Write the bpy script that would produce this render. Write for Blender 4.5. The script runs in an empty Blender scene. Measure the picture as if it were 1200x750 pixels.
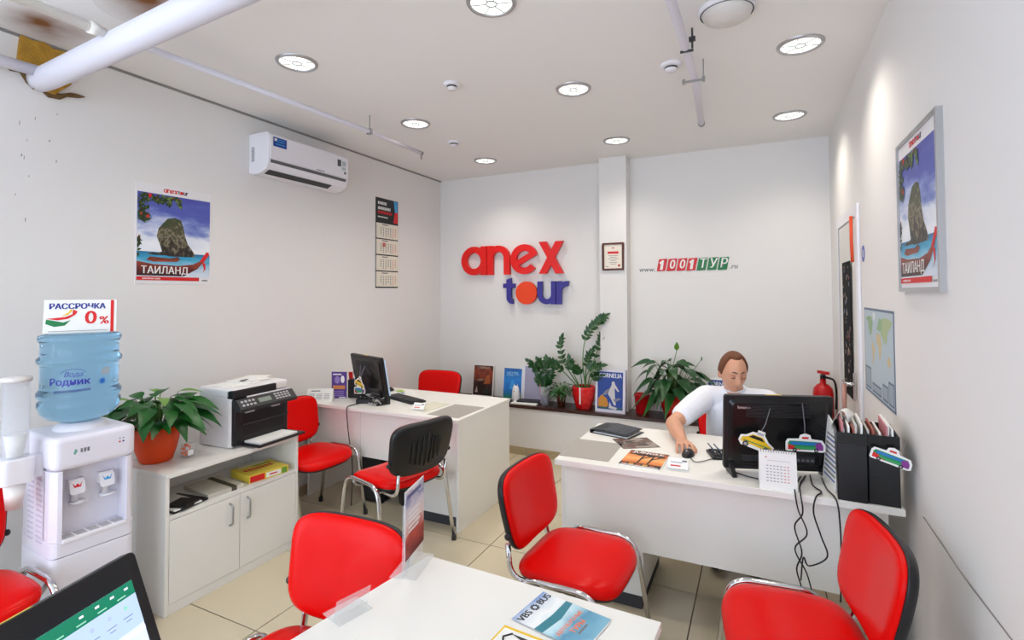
import bpy, bmesh, math, random
from mathutils import Matrix, Vector
random.seed(7)
S = bpy.context.scene
COL = S.collection
PI = math.pi
R = math.radians

# ------------------------------------------------------------------ camera, world, exposure
XL, XR, YB, YF, H = -3.3, 0.545, 4.95, -2.2, 2.9      # left wall, right wall, back wall, front wall, ceiling
cam = bpy.data.cameras.new('camera'); cam_ob = bpy.data.objects.new('camera', cam); COL.objects.link(cam_ob)
yaw, pitch, roll = .4492, .0266, -.0043
fw = Vector((-math.sin(yaw)*math.cos(pitch), math.cos(yaw)*math.cos(pitch), math.sin(pitch)))
rt = Vector((math.cos(yaw), math.sin(yaw), 0)); up = rt.cross(fw)
r2 = rt*math.cos(roll)+up*math.sin(roll); u2 = up*math.cos(roll)-rt*math.sin(roll)
cam_ob.matrix_world = Matrix(((r2.x, u2.x, -fw.x, 0), (r2.y, u2.y, -fw.y, 0), (r2.z, u2.z, -fw.z, 1.6), (0, 0, 0, 1)))
cam.sensor_width = 36; cam.lens = 599.3064/1200*36; cam.shift_y = -(375-327.9)/1200
cam.clip_start = .02
S.camera = cam_ob
S.view_settings.view_transform = 'Standard'; S.view_settings.look = 'None'
S.view_settings.gamma = 1; S.view_settings.use_curve_mapping = False
S.view_settings.exposure = 0.54
world = bpy.data.worlds.new('overcast_daylight'); S.world = world; world.use_nodes = True
bg = world.node_tree.nodes['Background']; bg.inputs[0].default_value = (.72, .83, 1, 1); bg.inputs[1].default_value = 3.7
# daylight enters by the shop window behind the camera: a portal marks the opening for the sampler
pl = bpy.data.lights.new('window_portal', 'AREA'); pl.shape = 'RECTANGLE'; pl.size = 3.2; pl.size_y = 2.3
pl.cycles.is_portal = True
po = bpy.data.objects.new('window_portal', pl); COL.objects.link(po); po.location = (-1.35, YF+.02, 1.45); po.rotation_euler = (R(-90), 0, 0)
pl2 = bpy.data.lights.new('side_window_portal', 'AREA'); pl2.shape = 'RECTANGLE'; pl2.size = 1.8; pl2.size_y = 2.2
pl2.cycles.is_portal = True
po2 = bpy.data.objects.new('side_window_portal', pl2); COL.objects.link(po2); po2.location = (XL+.02, -1.0, 1.4); po2.rotation_euler = (R(90), 0, R(-90))
LAMP_POWER = 22.0
LAMP_COLOR = (1, .93, .82)

# ------------------------------------------------------------------ materials
def lin(h):
    h = h.lstrip('#'); o = []
    for i in (0, 2, 4):
        c = int(h[i:i+2], 16)/255; o.append(c/12.92 if c <= .04045 else ((c+.055)/1.055)**2.4)
    return (*o, 1)
MATS = {}
def M(name, col, rough=.5, metal=0, spec=.5, var=0.0, vs=8, bump=0.0, bs=60, emit=0, trans=0, ior=1.45, alpha=1, coat=0):
    if name in MATS: return MATS[name]
    m = bpy.data.materials.new(name); m.use_nodes = True; nt = m.node_tree; b = nt.nodes['Principled BSDF']
    c = lin(col) if isinstance(col, str) else (*col, 1)
    b.inputs['Base Color'].default_value = c; b.inputs['Roughness'].default_value = rough; b.inputs['Metallic'].default_value = metal
    b.inputs['Specular IOR Level'].default_value = spec; b.inputs['IOR'].default_value = ior
    b.inputs['Transmission Weight'].default_value = trans; b.inputs['Alpha'].default_value = alpha; b.inputs['Coat Weight'].default_value = coat
    if emit: b.inputs['Emission Color'].default_value = c; b.inputs['Emission Strength'].default_value = emit
    if var or bump:
        tc = nt.nodes.new('ShaderNodeTexCoord')
    if var:
        n = nt.nodes.new('ShaderNodeTexNoise'); n.inputs['Scale'].default_value = vs; n.inputs['Detail'].default_value = 4
        nt.links.new(tc.outputs['Object'], n.inputs['Vector'])
        r = nt.nodes.new('ShaderNodeMix'); r.data_type = 'RGBA'
        nt.links.new(n.outputs['Fac'], r.inputs[0])
        r.inputs[6].default_value = tuple(max(0, x*(1-var)) for x in c[:3])+(1,)
        r.inputs[7].default_value = tuple(min(1, x*(1+var)) for x in c[:3])+(1,)
        nt.links.new(r.outputs[2], b.inputs['Base Color'])
    if bump:
        n = nt.nodes.new('ShaderNodeTexNoise'); n.inputs['Scale'].default_value = bs; n.inputs['Detail'].default_value = 3
        nt.links.new(tc.outputs['Object'], n.inputs['Vector'])
        bp = nt.nodes.new('ShaderNodeBump'); bp.inputs['Strength'].default_value = bump; bp.inputs['Distance'].default_value = .01
        nt.links.new(n.outputs['Fac'], bp.inputs['Height']); nt.links.new(bp.outputs['Normal'], b.inputs['Normal'])
    MATS[name] = m
    return m
def ramp_mat(name, stops, axis='Y', lo=0, hi=1, noise=None, rough=.45):
    """Printed picture: colour bands along one object axis, broken by noise (cols as hex)."""
    m = bpy.data.materials.new(name); m.use_nodes = True; nt = m.node_tree; b = nt.nodes['Principled BSDF']; b.inputs['Roughness'].default_value = rough
    tc = nt.nodes.new('ShaderNodeTexCoord'); sx = nt.nodes.new('ShaderNodeSeparateXYZ'); nt.links.new(tc.outputs['Object'], sx.inputs[0])
    mr = nt.nodes.new('ShaderNodeMapRange'); mr.inputs[1].default_value = lo; mr.inputs[2].default_value = hi; nt.links.new(sx.outputs[axis], mr.inputs[0])
    src = mr.outputs[0]
    if noise:
        n = nt.nodes.new('ShaderNodeTexNoise'); n.inputs['Scale'].default_value = noise[0]; n.inputs['Detail'].default_value = 5
        mp = nt.nodes.new('ShaderNodeMapping'); mp.inputs['Scale'].default_value = noise[2] if len(noise) > 2 else (1, 1, 1)
        nt.links.new(tc.outputs['Object'], mp.inputs[0]); nt.links.new(mp.outputs[0], n.inputs['Vector'])
        a = nt.nodes.new('ShaderNodeMath'); a.operation = 'MULTIPLY_ADD'; a.inputs[1].default_value = noise[1]; 
        s2 = nt.nodes.new('ShaderNodeMath'); s2.operation = 'SUBTRACT'; s2.inputs[1].default_value = .5
        nt.links.new(n.outputs['Fac'], s2.inputs[0]); nt.links.new(s2.outputs[0], a.inputs[0]); nt.links.new(src, a.inputs[2]); src = a.outputs[0]
    cr = nt.nodes.new('ShaderNodeValToRGB'); e = cr.color_ramp.elements
    while len(e) < len(stops): e.new(.5)
    for i, (p, h) in enumerate(stops): e[i].position = p; e[i].color = lin(h)
    nt.links.new(src, cr.inputs[0]); nt.links.new(cr.outputs[0], b.inputs['Base Color'])
    MATS[name] = m
    return m
WALL = M('wall_paint', '#e9e6e3', .75, var=.015, vs=2, bump=.02, bs=90)
CEIL = M('ceiling_paint', '#f0eeeb', .85, var=.012, vs=2)
WHITE = M('white_laminate', '#eceae4', .32, var=.012, vs=6)
EDGE = M('laminate_edge', '#dcd9d2', .4)
TILE = M('beige_tile', '#cdc1a6', .16, var=.05, vs=3, spec=.6)
GROUT = M('tile_grout', '#5d5040', .8)
RED = M('red_vinyl', (.74, .003, .002), .27, bump=.03, bs=220, spec=.16)
BLACK = M('black_plastic', '#17171a', .4, bump=.02, bs=200)
DKGREY = M('dark_grey_plastic', '#2b2b2e', .45)
CHROME = M('chrome', '#d6d6d8', .13, metal=1)
STEEL = M('brushed_steel', '#a9a9ab', .3, metal=1)
PWHITE = M('white_plastic', '#ebe9ee', .35)
PGREY = M('grey_plastic', '#b5b3b6', .4)
PAPER = M('white_paper', '#f1f0ec', .7)
INK = M('black_ink', '#222226', .6)
GINK = M('grey_ink', '#77787c', .6)
REDINK = M('red_ink', '#d8201f', .5)
BLUEINK = M('navy_ink', '#2d3a92', .5)
GREENINK = M('green_ink', '#1f7d46', .5)
ORANGEINK = M('orange_ink', '#f06a22', .5)
YELLOWINK = M('yellow_ink', '#f1c51f', .5)
SKYINK = M('sky_blue_ink', '#3f9fd8', .5)
WOOD = M('dark_wood', '#3a211c', .3, var=.25, vs=12)
LEAF = M('green_leaf', '#1b5c1d', .38, var=.35, vs=25)
LEAF2 = M('deep_green_leaf', '#1d4a22', .35, var=.35, vs=25)
LEAF3 = M('light_green_leaf', '#6d9a3c', .4, var=.2, vs=25)
STEM = M('green_stem', '#4c7a36', .5)
SOIL = M('dark_soil', '#2c2118', .9, bump=.5, bs=80)
PIPEW = M('white_pipe_paint', '#dcdae4', .4, var=.02, vs=5)
ACRYL = M('clear_acrylic', '#f4f8fa', .04, alpha=.22, spec=.6)
ALU = M('silver_frame', '#b9b9bb', .35, metal=.8)

# ------------------------------------------------------------------ mesh builder
class MB:
    def __init__(s): s.v = []; s.f = []; s.mi = []; s.sm = []
    def add(s, verts, faces, mi=0, sm=False, X=None):
        o = len(s.v)
        s.v += [tuple(X @ Vector(p)) if X else tuple(p) for p in verts]
        for f in faces: s.f.append(tuple(i+o for i in f)); s.mi.append(mi); s.sm.append(sm)
        return s
    def box(s, x0, x1, y0, y1, z0, z1, mi=0, X=None):
        return s.add([(x, y, z) for z in (z0, z1) for y in (y0, y1) for x in (x0, x1)],
                     [(0, 2, 3, 1), (4, 5, 7, 6), (0, 1, 5, 4), (2, 6, 7, 3), (0, 4, 6, 2), (1, 3, 7, 5)], mi, False, X)
    def prism(s, poly, z0, z1, mi=0, X=None, sm=False):
        n = len(poly)
        a = sum(poly[i][0]*poly[(i+1) % n][1]-poly[(i+1) % n][0]*poly[i][1] for i in range(n))
        if a < 0: poly = poly[::-1]
        s.add([(x, y, z0) for x, y in poly]+[(x, y, z1) for x, y in poly],
              [tuple(range(n-1, -1, -1)), tuple(range(n, 2*n))], mi, False, X)
        return s.add([(x, y, z0) for x, y in poly]+[(x, y, z1) for x, y in poly],
                     [(i, (i+1) % n, n+(i+1) % n, n+i) for i in range(n)], mi, sm, X)
    def poly(s, pts, z, mi=0, X=None):
        n = len(pts)
        a = sum(pts[i][0]*pts[(i+1) % n][1]-pts[(i+1) % n][0]*pts[i][1] for i in range(n))
        if a < 0: pts = pts[::-1]
        return s.add([(x, y, z) for x, y in pts], [tuple(range(n))], mi, False, X)
    def rect(s, x0, x1, y0, y1, z, mi=0, X=None): return s.poly([(x0, y0), (x1, y0), (x1, y1), (x0, y1)], z, mi, X)
    def disc(s, cx, cy, rx, ry, z, mi=0, X=None, n=24, a0=0, a1=2*PI):
        return s.poly([(cx+rx*math.cos(a0+(a1-a0)*i/n), cy+ry*math.sin(a0+(a1-a0)*i/n)) for i in range(n)], z, mi, X)
    def tube(s, pts, r, n=8, mi=0, X=None, closed=False, flat=None):
        pts = [Vector(p) for p in pts]; m = len(pts); rings = []
        rr = r if isinstance(r, (list, tuple)) else [r]*m
        ref = None
        for i, p in enumerate(pts):
            a = pts[(i-1) % m] if (closed or i > 0) else p; b = pts[(i+1) % m] if (closed or i < m-1) else p
            t = (b-a).normalized()
            if ref is None:
                ref = Vector((0, 0, 1)) if abs(t.z) < .9 else Vector((1, 0, 0))
            n1 = (ref-t*ref.dot(t)).normalized(); ref = n1; n2 = t.cross(n1)
            k = flat or 1
            rings.append([p+n1*math.cos(2*PI*j/n)*rr[i]+n2*math.sin(2*PI*j/n)*rr[i]*k for j in range(n)])
        V = [q for g in rings for q in g]; F = []
        for i in range(m if closed else m-1):
            for j in range(n):
                a = i*n+j; b = i*n+(j+1) % n; c = ((i+1) % m)*n+(j+1) % n; d = ((i+1) % m)*n+j
                F.append((a, b, c, d))
        s.add(V, F, mi, True, X)
        if not closed:
            s.add(rings[0], [tuple(range(n-1, -1, -1))], mi, False, X); s.add(rings[-1], [tuple(range(n))], mi, False, X)
        return s
    def lathe(s, prof, n=32, mi=0, X=None, caps=True):
        V = []; F = []; m = len(prof)
        for r, z in prof: V += [(r*math.cos(2*PI*j/n), r*math.sin(2*PI*j/n), z) for j in range(n)]
        for i in range(m-1):
            for j in range(n):
                F.append((i*n+j, i*n+(j+1) % n, (i+1)*n+(j+1) % n, (i+1)*n+j))
        s.add(V, F, mi, True, X)
        if caps:
            if prof[0][0] > 1e-4: s.add(V[:n], [tuple(range(n-1, -1, -1))], mi, False, X)
            if prof[-1][0] > 1e-4: s.add(V[-n:], [tuple(range(n))], mi, False, X)
        return s
    def ball(s, c, rx, ry=None, rz=None, n=16, mi=0, X=None):
        ry = ry or rx; rz = rz or rx; V = []; F = []; m = n//2
        for i in range(m+1):
            t = PI*i/m
            V += [(c[0]+rx*math.sin(t)*math.cos(2*PI*j/n), c[1]+ry*math.sin(t)*math.sin(2*PI*j/n), c[2]-rz*math.cos(t)) for j in range(n)]
        for i in range(m):
            for j in range(n): F.append((i*n+j, i*n+(j+1) % n, (i+1)*n+(j+1) % n, (i+1)*n+j))
        return s.add(V, F, mi, True, X)
    def text(s, body, x, y, size, z=0, mi=0, X=None, align='CENTER', depth=0, bold=0, shear=0, sx=1, wrap=None, spacing=1, line=1):
        cu = bpy.data.curves.new('txt', 'FONT'); cu.body = body; cu.size = size; cu.align_x = align; cu.align_y = 'CENTER'
        cu.extrude = depth; cu.shear = shear; cu.resolution_u = 3; cu.space_character = spacing; cu.space_line = line
        cu.fill_mode = 'BOTH' if depth else 'FRONT'
        o = bpy.data.objects.new('txt', cu); COL.objects.link(o)
        dg = bpy.context.evaluated_depsgraph_get(); me = bpy.data.meshes.new_from_object(o.evaluated_get(dg))
        V0 = [(x+v.co.x*sx, y+v.co.y, z+v.co.z) for v in me.vertices]; F0 = [tuple(p.vertices) for p in me.polygons]; V = []; F = []
        for k, dx in enumerate((-bold, 0, bold) if bold else (0,)):        # bold strokes: the glyphs laid down again a hair to each side
            n = len(V); V += [(a+dx, b, c+k*1e-5) for a, b, c in V0]; F += [tuple(i+n for i in f) for f in F0]
        if wrap: V = [wrap(p) for p in V]
        bpy.data.objects.remove(o); bpy.data.curves.remove(cu); bpy.data.meshes.remove(me)
        return s.add(V, F, mi, False, X)
    def mesh(s, name, mats, weld=True):
        me = bpy.data.meshes.new(name); me.from_pydata(s.v, [], s.f)
        for m in (mats if isinstance(mats, (list, tuple)) else [mats]): me.materials.append(m)
        me.polygons.foreach_set('material_index', s.mi); me.polygons.foreach_set('use_smooth', s.sm); me.update()
        if weld and len(s.v) < 60000:
            bm = bmesh.new(); bm.from_mesh(me); bmesh.ops.remove_doubles(bm, verts=bm.verts, dist=1e-6); bm.to_mesh(me); bm.free()
        return me
    def build(s, name, mats, parent=None, bevel=0, seg=2, **kw):
        o = bpy.data.objects.new(name, s.mesh(name, mats)); COL.objects.link(o)
        if parent: o.parent = parent
        if bevel:
            b = o.modifiers.new('bevel', 'BEVEL'); b.width = bevel; b.segments = seg; b.limit_method = 'ANGLE'; b.angle_limit = R(40)
        tag(o, **kw)
        return o
def tag(o, label=None, cat=None, group=None, kind=None, M4=None, loc=None, rz=None):
    if label: o['label'] = label
    if cat: o['category'] = cat
    if group: o['group'] = group
    if kind: o['kind'] = kind
    if M4 is not None:
        o.location = M4.to_translation(); o.rotation_euler = M4.to_euler(); o.scale = M4.to_scale()
    if loc is not None: o.location = loc
    if rz is not None: o.rotation_euler = (0, 0, rz)
    return o
def thing(name, label, cat, loc=(0, 0, 0), rz=0, group=None, M4=None):
    o = bpy.data.objects.new(name, None); COL.objects.link(o); o.empty_display_size = .1
    return tag(o, label, cat, group, None, M4, None if M4 is not None else loc, None if M4 is not None else rz)
KIDS = {}
def dup(root, loc, rz, label, group=None, M4=None):
    r = root.copy(); COL.objects.link(r)
    tag(r, label, None, group, None, M4, None if M4 is not None else loc, None if M4 is not None else rz)
    for ch in list(root.children):
        c = ch.copy(); COL.objects.link(c); c.parent = r
        if c.type == 'LIGHT': pass
        for g in list(ch.children):
            d = g.copy(); COL.objects.link(d); d.parent = c
    return r
def frame(origin, xa, ya, za):
    return Matrix(((xa[0], ya[0], za[0], origin[0]), (xa[1], ya[1], za[1], origin[1]), (xa[2], ya[2], za[2], origin[2]), (0, 0, 0, 1)))
def on_left(y, z, x=XL): return frame((x, y, z), (0, 1, 0), (0, 0, 1), (1, 0, 0))
def on_right(y, z, x=XR): return frame((x, y, z), (0, -1, 0), (0, 0, 1), (-1, 0, 0))
def on_back(x, z, y=YB): return frame((x, y, z), (1, 0, 0), (0, 0, 1), (0, -1, 0))
def RZ(a, loc=(0, 0, 0)): return Matrix.Translation(loc) @ Matrix.Rotation(a, 4, 'Z')
def RX(a, loc=(0, 0, 0)): return Matrix.Translation(loc) @ Matrix.Rotation(a, 4, 'X')
def RY(a, loc=(0, 0, 0)): return Matrix.Translation(loc) @ Matrix.Rotation(a, 4, 'Y')
def fillet(pts, r, n=6):
    """Round the inner corners of a polyline."""
    P = [Vector(p) for p in pts]; out = [P[0]]
    rr = r if isinstance(r, (list, tuple)) else [r]*(len(P)-2)
    for i in range(1, len(P)-1):
        a = (P[i-1]-P[i]); b = (P[i+1]-P[i]); q = rr[i-1]
        q = min(q, a.length*.49, b.length*.49); A = P[i]+a.normalized()*q; B = P[i]+b.normalized()*q
        for k in range(n+1):
            t = k/n; out.append(A*(1-t)**2+P[i]*2*t*(1-t)+B*t*t)
    out.append(P[-1])
    return out
def spline(pts, n=8):
    P = [Vector(p) for p in pts]; P = [P[0]*2-P[1]]+P+[P[-1]*2-P[-2]]; out = []
    for i in range(1, len(P)-2):
        a, b, c, d = P[i-1:i+3]
        for k in range(n):
            t = k/n; out.append(.5*((2*b)+(c-a)*t+(2*a-5*b+4*c-d)*t*t+(3*b-a-3*c+d)*t**3))
    out.append(P[-2])
    return out
def rrect(w, h, r, n=5, cx=0, cy=0):
    o = []
    for sx, sy, a in ((1, 1, 0), (-1, 1, 90), (-1, -1, 180), (1, -1, 270)):
        for k in range(n+1):
            t = R(a+90*k/n); o.append((cx+sx*(w/2-r)+r*math.cos(t), cy+sy*(h/2-r)+r*math.sin(t)))
    return o
def pad(mb, outline, prof, mi=0, warp=None, X=None):
    """Cushion: an outline scaled through (scale, z) profile rings; closed at both centres."""
    n = len(outline); V = []; F = []
    for sc, z in prof: V += [(x*sc, y*sc, z) for x, y in outline]
    c0 = len(V); V += [(0, 0, prof[0][1]), (0, 0, prof[-1][1])]
    m = len(prof)
    for i in range(m-1):
        for j in range(n): F.append((i*n+j, (i+1)*n+j, (i+1)*n+(j+1) % n, i*n+(j+1) % n))
    for j in range(n):
        F.append((c0, j, (j+1) % n)); F.append((c0+1, (m-1)*n+(j+1) % n, (m-1)*n+j))
    if warp: V = [warp(*p) for p in V]
    return mb.add(V, F, mi, True, X)
# ------------------------------------------------------------------ room shell
T = .12
fl = MB().box(XL-T, XR+T, YF-T, YB+T, -.12, -.004).build('floor', GROUT, kind='structure')
tw, th, g = .62, .603, .003
tx0, ty0 = -.322, 2.905
cache = {}
i0 = int(math.floor((XL-tx0)/tw)); i1 = int(math.ceil((XR-tx0)/tw)); j0 = int(math.floor((YF-ty0)/th)); j1 = int(math.ceil((YB-ty0)/th))
for i in range(i0, i1):
    for j in range(j0, j1):
        a, b = max(XL, tx0+i*tw)+g, min(XR, tx0+(i+1)*tw)-g; c, d = max(YF, ty0+j*th)+g, min(YB, ty0+(j+1)*th)-g
        if b-a < .01 or d-c < .01: continue
        k = (round(b-a, 4), round(d-c, 4))
        if k not in cache: cache[k] = MB().box(0, b-a, 0, d-c, -.004, 0).mesh('tile', TILE)
        o = bpy.data.objects.new('tile', cache[k]); COL.objects.link(o); o.parent = fl; o.location = (a, c, 0)
MB().box(XL-T, XR+T, YF-T, YB+T, H, H+.12).build('ceiling', CEIL, kind='structure')
wl = MB().box(XL-T, XL, -.1, YB+T, 0, H).box(XL-T, XL, YF-T, -1.9, 0, H).box(XL-T, XL, -1.9, -.1, 0, .3).box(XL-T, XL, -1.9, -.1, 2.5, H)
wl.build('wall_left', WALL, kind='structure')
wn = MB()
for y in (-1.9, -1.025, -.15): wn.box(XL-.09, XL-.04, y, y+.05, .3, 2.5)
wn.box(XL-.09, XL-.04, -1.9, -.1, .3, .35).box(XL-.09, XL-.04, -1.9, -.1, 2.45, 2.5).build('window_2', PWHITE, kind='structure')
MB().box(XR, XR+T, YF-T, YB+T, 0, H).build('wall_right', WALL, kind='structure')
MB().box(XL, XR, YB, YB+T, 0, H).build('wall_back', WALL, kind='structure')
wf = MB(); wx0, wx1, wz0, wz1 = -2.95, .25, .3, 2.6
wf.box(XL, XR, YF-T, YF, 0, wz0); wf.box(XL, XR, YF-T, YF, wz1, H); wf.box(XL, wx0, YF-T, YF, wz0, wz1); wf.box(wx1, XR, YF-T, YF, wz0, wz1)
wf.build('wall_front', WALL, kind='structure')
w = MB()
for x in (wx0, -1.9, -.85, wx1-.05): w.box(x, x+.05, YF-.09, YF-.04, wz0, wz1)
w.box(wx0, wx1, YF-.09, YF-.04, wz0, wz0+.05); w.box(wx0, wx1, YF-.09, YF-.04, wz1-.05, wz1)
w.build('window_1', PWHITE, kind='structure')
MB().box(-1.375, -1.115, 4.80, YB, .49, H).build('trim_1', WALL, kind='structure')          # pilaster
# boxed ledge along the back wall: face plus dark board
MB().box(XL, XR, 4.655, YB, 0, .46).build('trim_2', WALL, kind='structure')
lb = MB().box(XL, XR, 4.635, YB, .46, .49).build('trim_3', WOOD, bevel=.004, kind='structure')
# narrow grey strip where the left wall meets the ceiling
MB().box(XL, XL+.012, YF, YB, H-.012, H).build('trim_4', M('joint_grey', '#8d8985', .8), kind='structure')
for nm, run in (('baseboard_left', [(XL, XL+.012, y, min(y+.6, 4.65)) for y in [-2.2+.603*k for k in range(12)] if y < 4.6]),
                ('baseboard_back', [(x, min(x+.6, XR), 4.643, 4.655) for x in [XL+.603*k for k in range(7)]])):
    b = thing(nm, None, None); b['kind'] = 'structure'
    for (a, c, d, e) in run:
        q = MB().box(a+.001, c-.001, d+.001, e-.001, 0, .075).build('tile', M('skirting_tile', '#b7a584', .25, var=.05), b)
# ------------------------------------------------------------------ door on the right wall
d = thing('door_1', None, None, M4=on_right(4.47, 0)); d['kind'] = 'structure'     # local x runs toward the camera
DW, DH = .86, 2.13
f = MB().box(0, .07, 0, DH, 0, .016).box(DW-.07, DW, 0, DH, 0, .016).box(.07, DW-.07, DH-.07, DH, 0, .016)
f.build('door_frame', PWHITE, d, bevel=.004)
lf = MB().box(.075, DW-.075, .01, DH-.075, 0, .010).build('door_leaf', M('door_white', '#dedbd5', .45), d)
m = MB()
m.rect(.27, .62, .92, 1.80, .0195, 0)
rnd = random.Random(3)
for k in range(46):
    x, y = rnd.uniform(.30, .57), rnd.uniform(.95, 1.77); r = rnd.uniform(.01, .024)
    m.disc(x, y, r, r*.7, .0200+k*2e-5, 1+k % 4, n=9)
m.build('door_poster', [M('dark_print', '#101216', .8, spec=.2), M('brown_print', '#5b3f33', .5), M('blue_grey_print', '#47506a', .5), M('cream_print', '#9c8b76', .5), M('rust_print', '#7a3a2c', .5)], lf)
hd = MB().tube([(.70, 1.03, .018), (.70, 1.03, .06)], .012, 10).tube(fillet([(.70, 1.03, .055), (.695, 1.03, .062), (.57, 1.03, .062)], .01), .010, 10)
hd.box(.685, .715, .93, 1.10, .018, .026)
hd.build('door_handle', CHROME, d)
# ------------------------------------------------------------------ recessed lamps
rimp = [(.092, -.002), (.0935, -.009), (.098, -.013), (.106, -.012), (.112, -.004), (.113, 0)]
names = [('nearest the fat white pipe', -2.31, 2.03), ('cut off by the top edge of the photo', -1.056, 1.99),
         ('in the middle of the ceiling', -1.042, 3.073), ('beside the hanging rod of the thin pipe', -2.337, 3.166),
         ('at the far left, closest to the back corner', -2.384, 4.36), ('in front of the pilaster', -1.07, 4.28),
         ('at the right, beside the white dome', .217, 3.047), ('in the back right, above the red extinguisher', .223, 4.241)]
LGLASS = M('lamp_glass', (1, .99, .95), .3, emit=.8)
lamp0 = None
for nm, x, y in names:
    lab = 'round recessed ceiling lamp with silver rim '+nm
    if lamp0 is None:
        lamp0 = thing('ceiling_lamp', lab, 'lamp', (x, y, H), group='recessed ceiling lamps')
        MB().lathe(rimp, 40, caps=False).build('rim', ALU, lamp0)
        MB().lathe([(0.0001, -.005), (.05, -.006), (.093, -.004)], 32, caps=False).build('diffuser', LGLASS, lamp0)
        sp = MB()
        for k in range(6):
            a = PI/3*k+.3; sp.box(.025, .091, -.0012, .0012, -.0095, -.0065, X=Matrix.Rotation(a, 4, 'Z'))
        sp.lathe([(.022, -.0062), (.022, -.0095), (.0255, -.0095), (.0255, -.0062)], 24, caps=False)
        sp.build('spoke_ring', M('lamp_spoke', '#7d8a84', .4), lamp0)
        L = bpy.data.lights.new('bulb', 'SPOT'); L.energy = LAMP_POWER; L.color = LAMP_COLOR; L.spot_size = R(140); L.spot_blend = 1; L.shadow_soft_size = .09
        lo = bpy.data.objects.new('bulb', L); COL.objects.link(lo); lo.parent = lamp0; lo.location = (0, 0, -.035)
    else:
        dup(lamp0, (x, y, H), 0, lab, 'recessed ceiling lamps')
# ------------------------------------------------------------------ other ceiling fittings
t = thing('ceiling_speaker', 'large white dome fitting on the ceiling at top right, beside the white conduit', 'speaker', (-.112, 2.50, H))
MB().lathe([(.118, 0), (.122, -.012), (.118, -.024), (.1125, -.026)], 40, caps=False).build('rim', PWHITE, t)
MB().lathe([(.110, -.022), (.10, -.045), (.06, -.062), (.0001, -.068)], 40, caps=False).build('dome', M('dome_white', '#dcd8d3', .5, bump=.1, bs=300), t)
MB().lathe([(.1145, -.027), (.110, -.0275), (.110, -.022), (.1145, -.022)], 40, caps=False).build('seam', DKGREY, t)
def detector(x, y, r, lab):
    t = thing('smoke_detector', lab, 'detector', (x, y, H))
    MB().lathe([(r, 0), (r, -.012), (r*.9, -.018), (r*.5, -.018), (.0001, -.018)], 28, caps=False).build('base', PWHITE, t)
    MB().lathe([(r*.62, -.018), (r*.62, -.026), (r*.55, -.030), (r*.50, -.022)], 28, caps=False).build('slot_ring', DKGREY, t)
    MB().lathe([(r*.6, -.027), (r*.5, -.040), (.0001, -.043)], 28, caps=False).build('sensor_cap', PWHITE, t)
detector(-1.69, 2.66, .05, 'small white smoke detector with dark slots, in the middle of the ceiling')
detector(-2.33, 3.70, .055, 'white round detector on the ceiling between the two lamps at back left')
detector(-.43, 2.99, .058, 'white round detector touching the conduit at top right')
# conduit with clamps (right)
t = thing('ceiling_conduit', 'white painted conduit running along the ceiling at top right with two clamps', 'pipe', (-.32, 0, 0))
MB().tube([(.012, 1.6, 2.81), (.012, 2.2, 2.81), (.012, 3.1, 2.81), (-.03, 3.84, 2.81)], .021, 12).build('pipe', PIPEW, t)
MB().tube([(.045, 2.62, 2.80), (.045, 2.62, H)], .005, 8).box(.03, .06, 2.61, 2.63, 2.835, 2.855).box(-.012, .05, 2.615, 2.625, 2.785, 2.795).build('hanger', M('hanger_dark', '#4a4a4c', .4, metal=.6), t)
MB().box(-.045, .065, 2.99, 3.006, 2.782, 2.79).box(-.05, -.035, 2.985, 3.01, 2.776, 2.80).box(.055, .07, 2.985, 3.01, 2.776, 2.80).tube([(.062, 2.998, 2.79), (.062, 2.998, H)], .003, 6).build('clamp', STEEL, t)
MB().tube([(-.03, 3.84, 2.81), (-.031, 3.875, 2.81)], .024, 12).tube([(-.031, 3.865, 2.81), (-.031, 3.865, H)], .005, 6).build('end_fitting', STEEL, t)
# thin pipe (left)
t = thing('sprinkler_pipe', 'thin white pipe hung below the ceiling along the left wall', 'pipe', (0, 0, 0))
MB().tube([(-2.615, 1.30, 2.78), (-2.53, 2.876, 2.78), (-2.535, 3.50, 2.78)], .016, 10).build('pipe', PIPEW, t)
MB().tube([(-2.53, 2.876, 2.765), (-2.53, 2.876, H)], .004, 6).box(-2.55, -2.51, 2.865, 2.887, 2.760, 2.80).build('hanger_rod', STEEL, t)
MB().tube([(-2.535, 3.50, 2.78), (-2.535, 3.525, 2.78)], .017, 10).tube([(-2.535, 3.515, 2.785), (-2.535, 3.515, 2.73)], .007, 8).build('end_fitting', STEEL, t)
# fat pipe with its branches
t = thing('heating_pipe', 'fat white pipe crossing the ceiling corner at top left', 'pipe', (0, 0, 0))
MB().tube(fillet([(XL-.0, 1.285, 2.70), (-3.16, 1.262, 2.68), (-1.0, 1.13, 2.66)], .1), .057, 20).build('pipe', PIPEW, t)
MB().tube(fillet([(XL+.04, -.3, 2.70), (-3.19, .8, 2.695), (-3.17, 1.22, 2.70)], .2), .028, 12).build('side_pipe', PIPEW, t)
MB().tube([(-2.43, -.6, 2.70), (-2.455, 1.17, 2.70)], .02, 12).lathe([(.026, 0), (.026, .03)], 14, X=RX(PI/2, (-2.454, 1.14, 2.70))).build('branch_pipe', M('bright_pipe', '#f3f1ea', .3), t)
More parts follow.
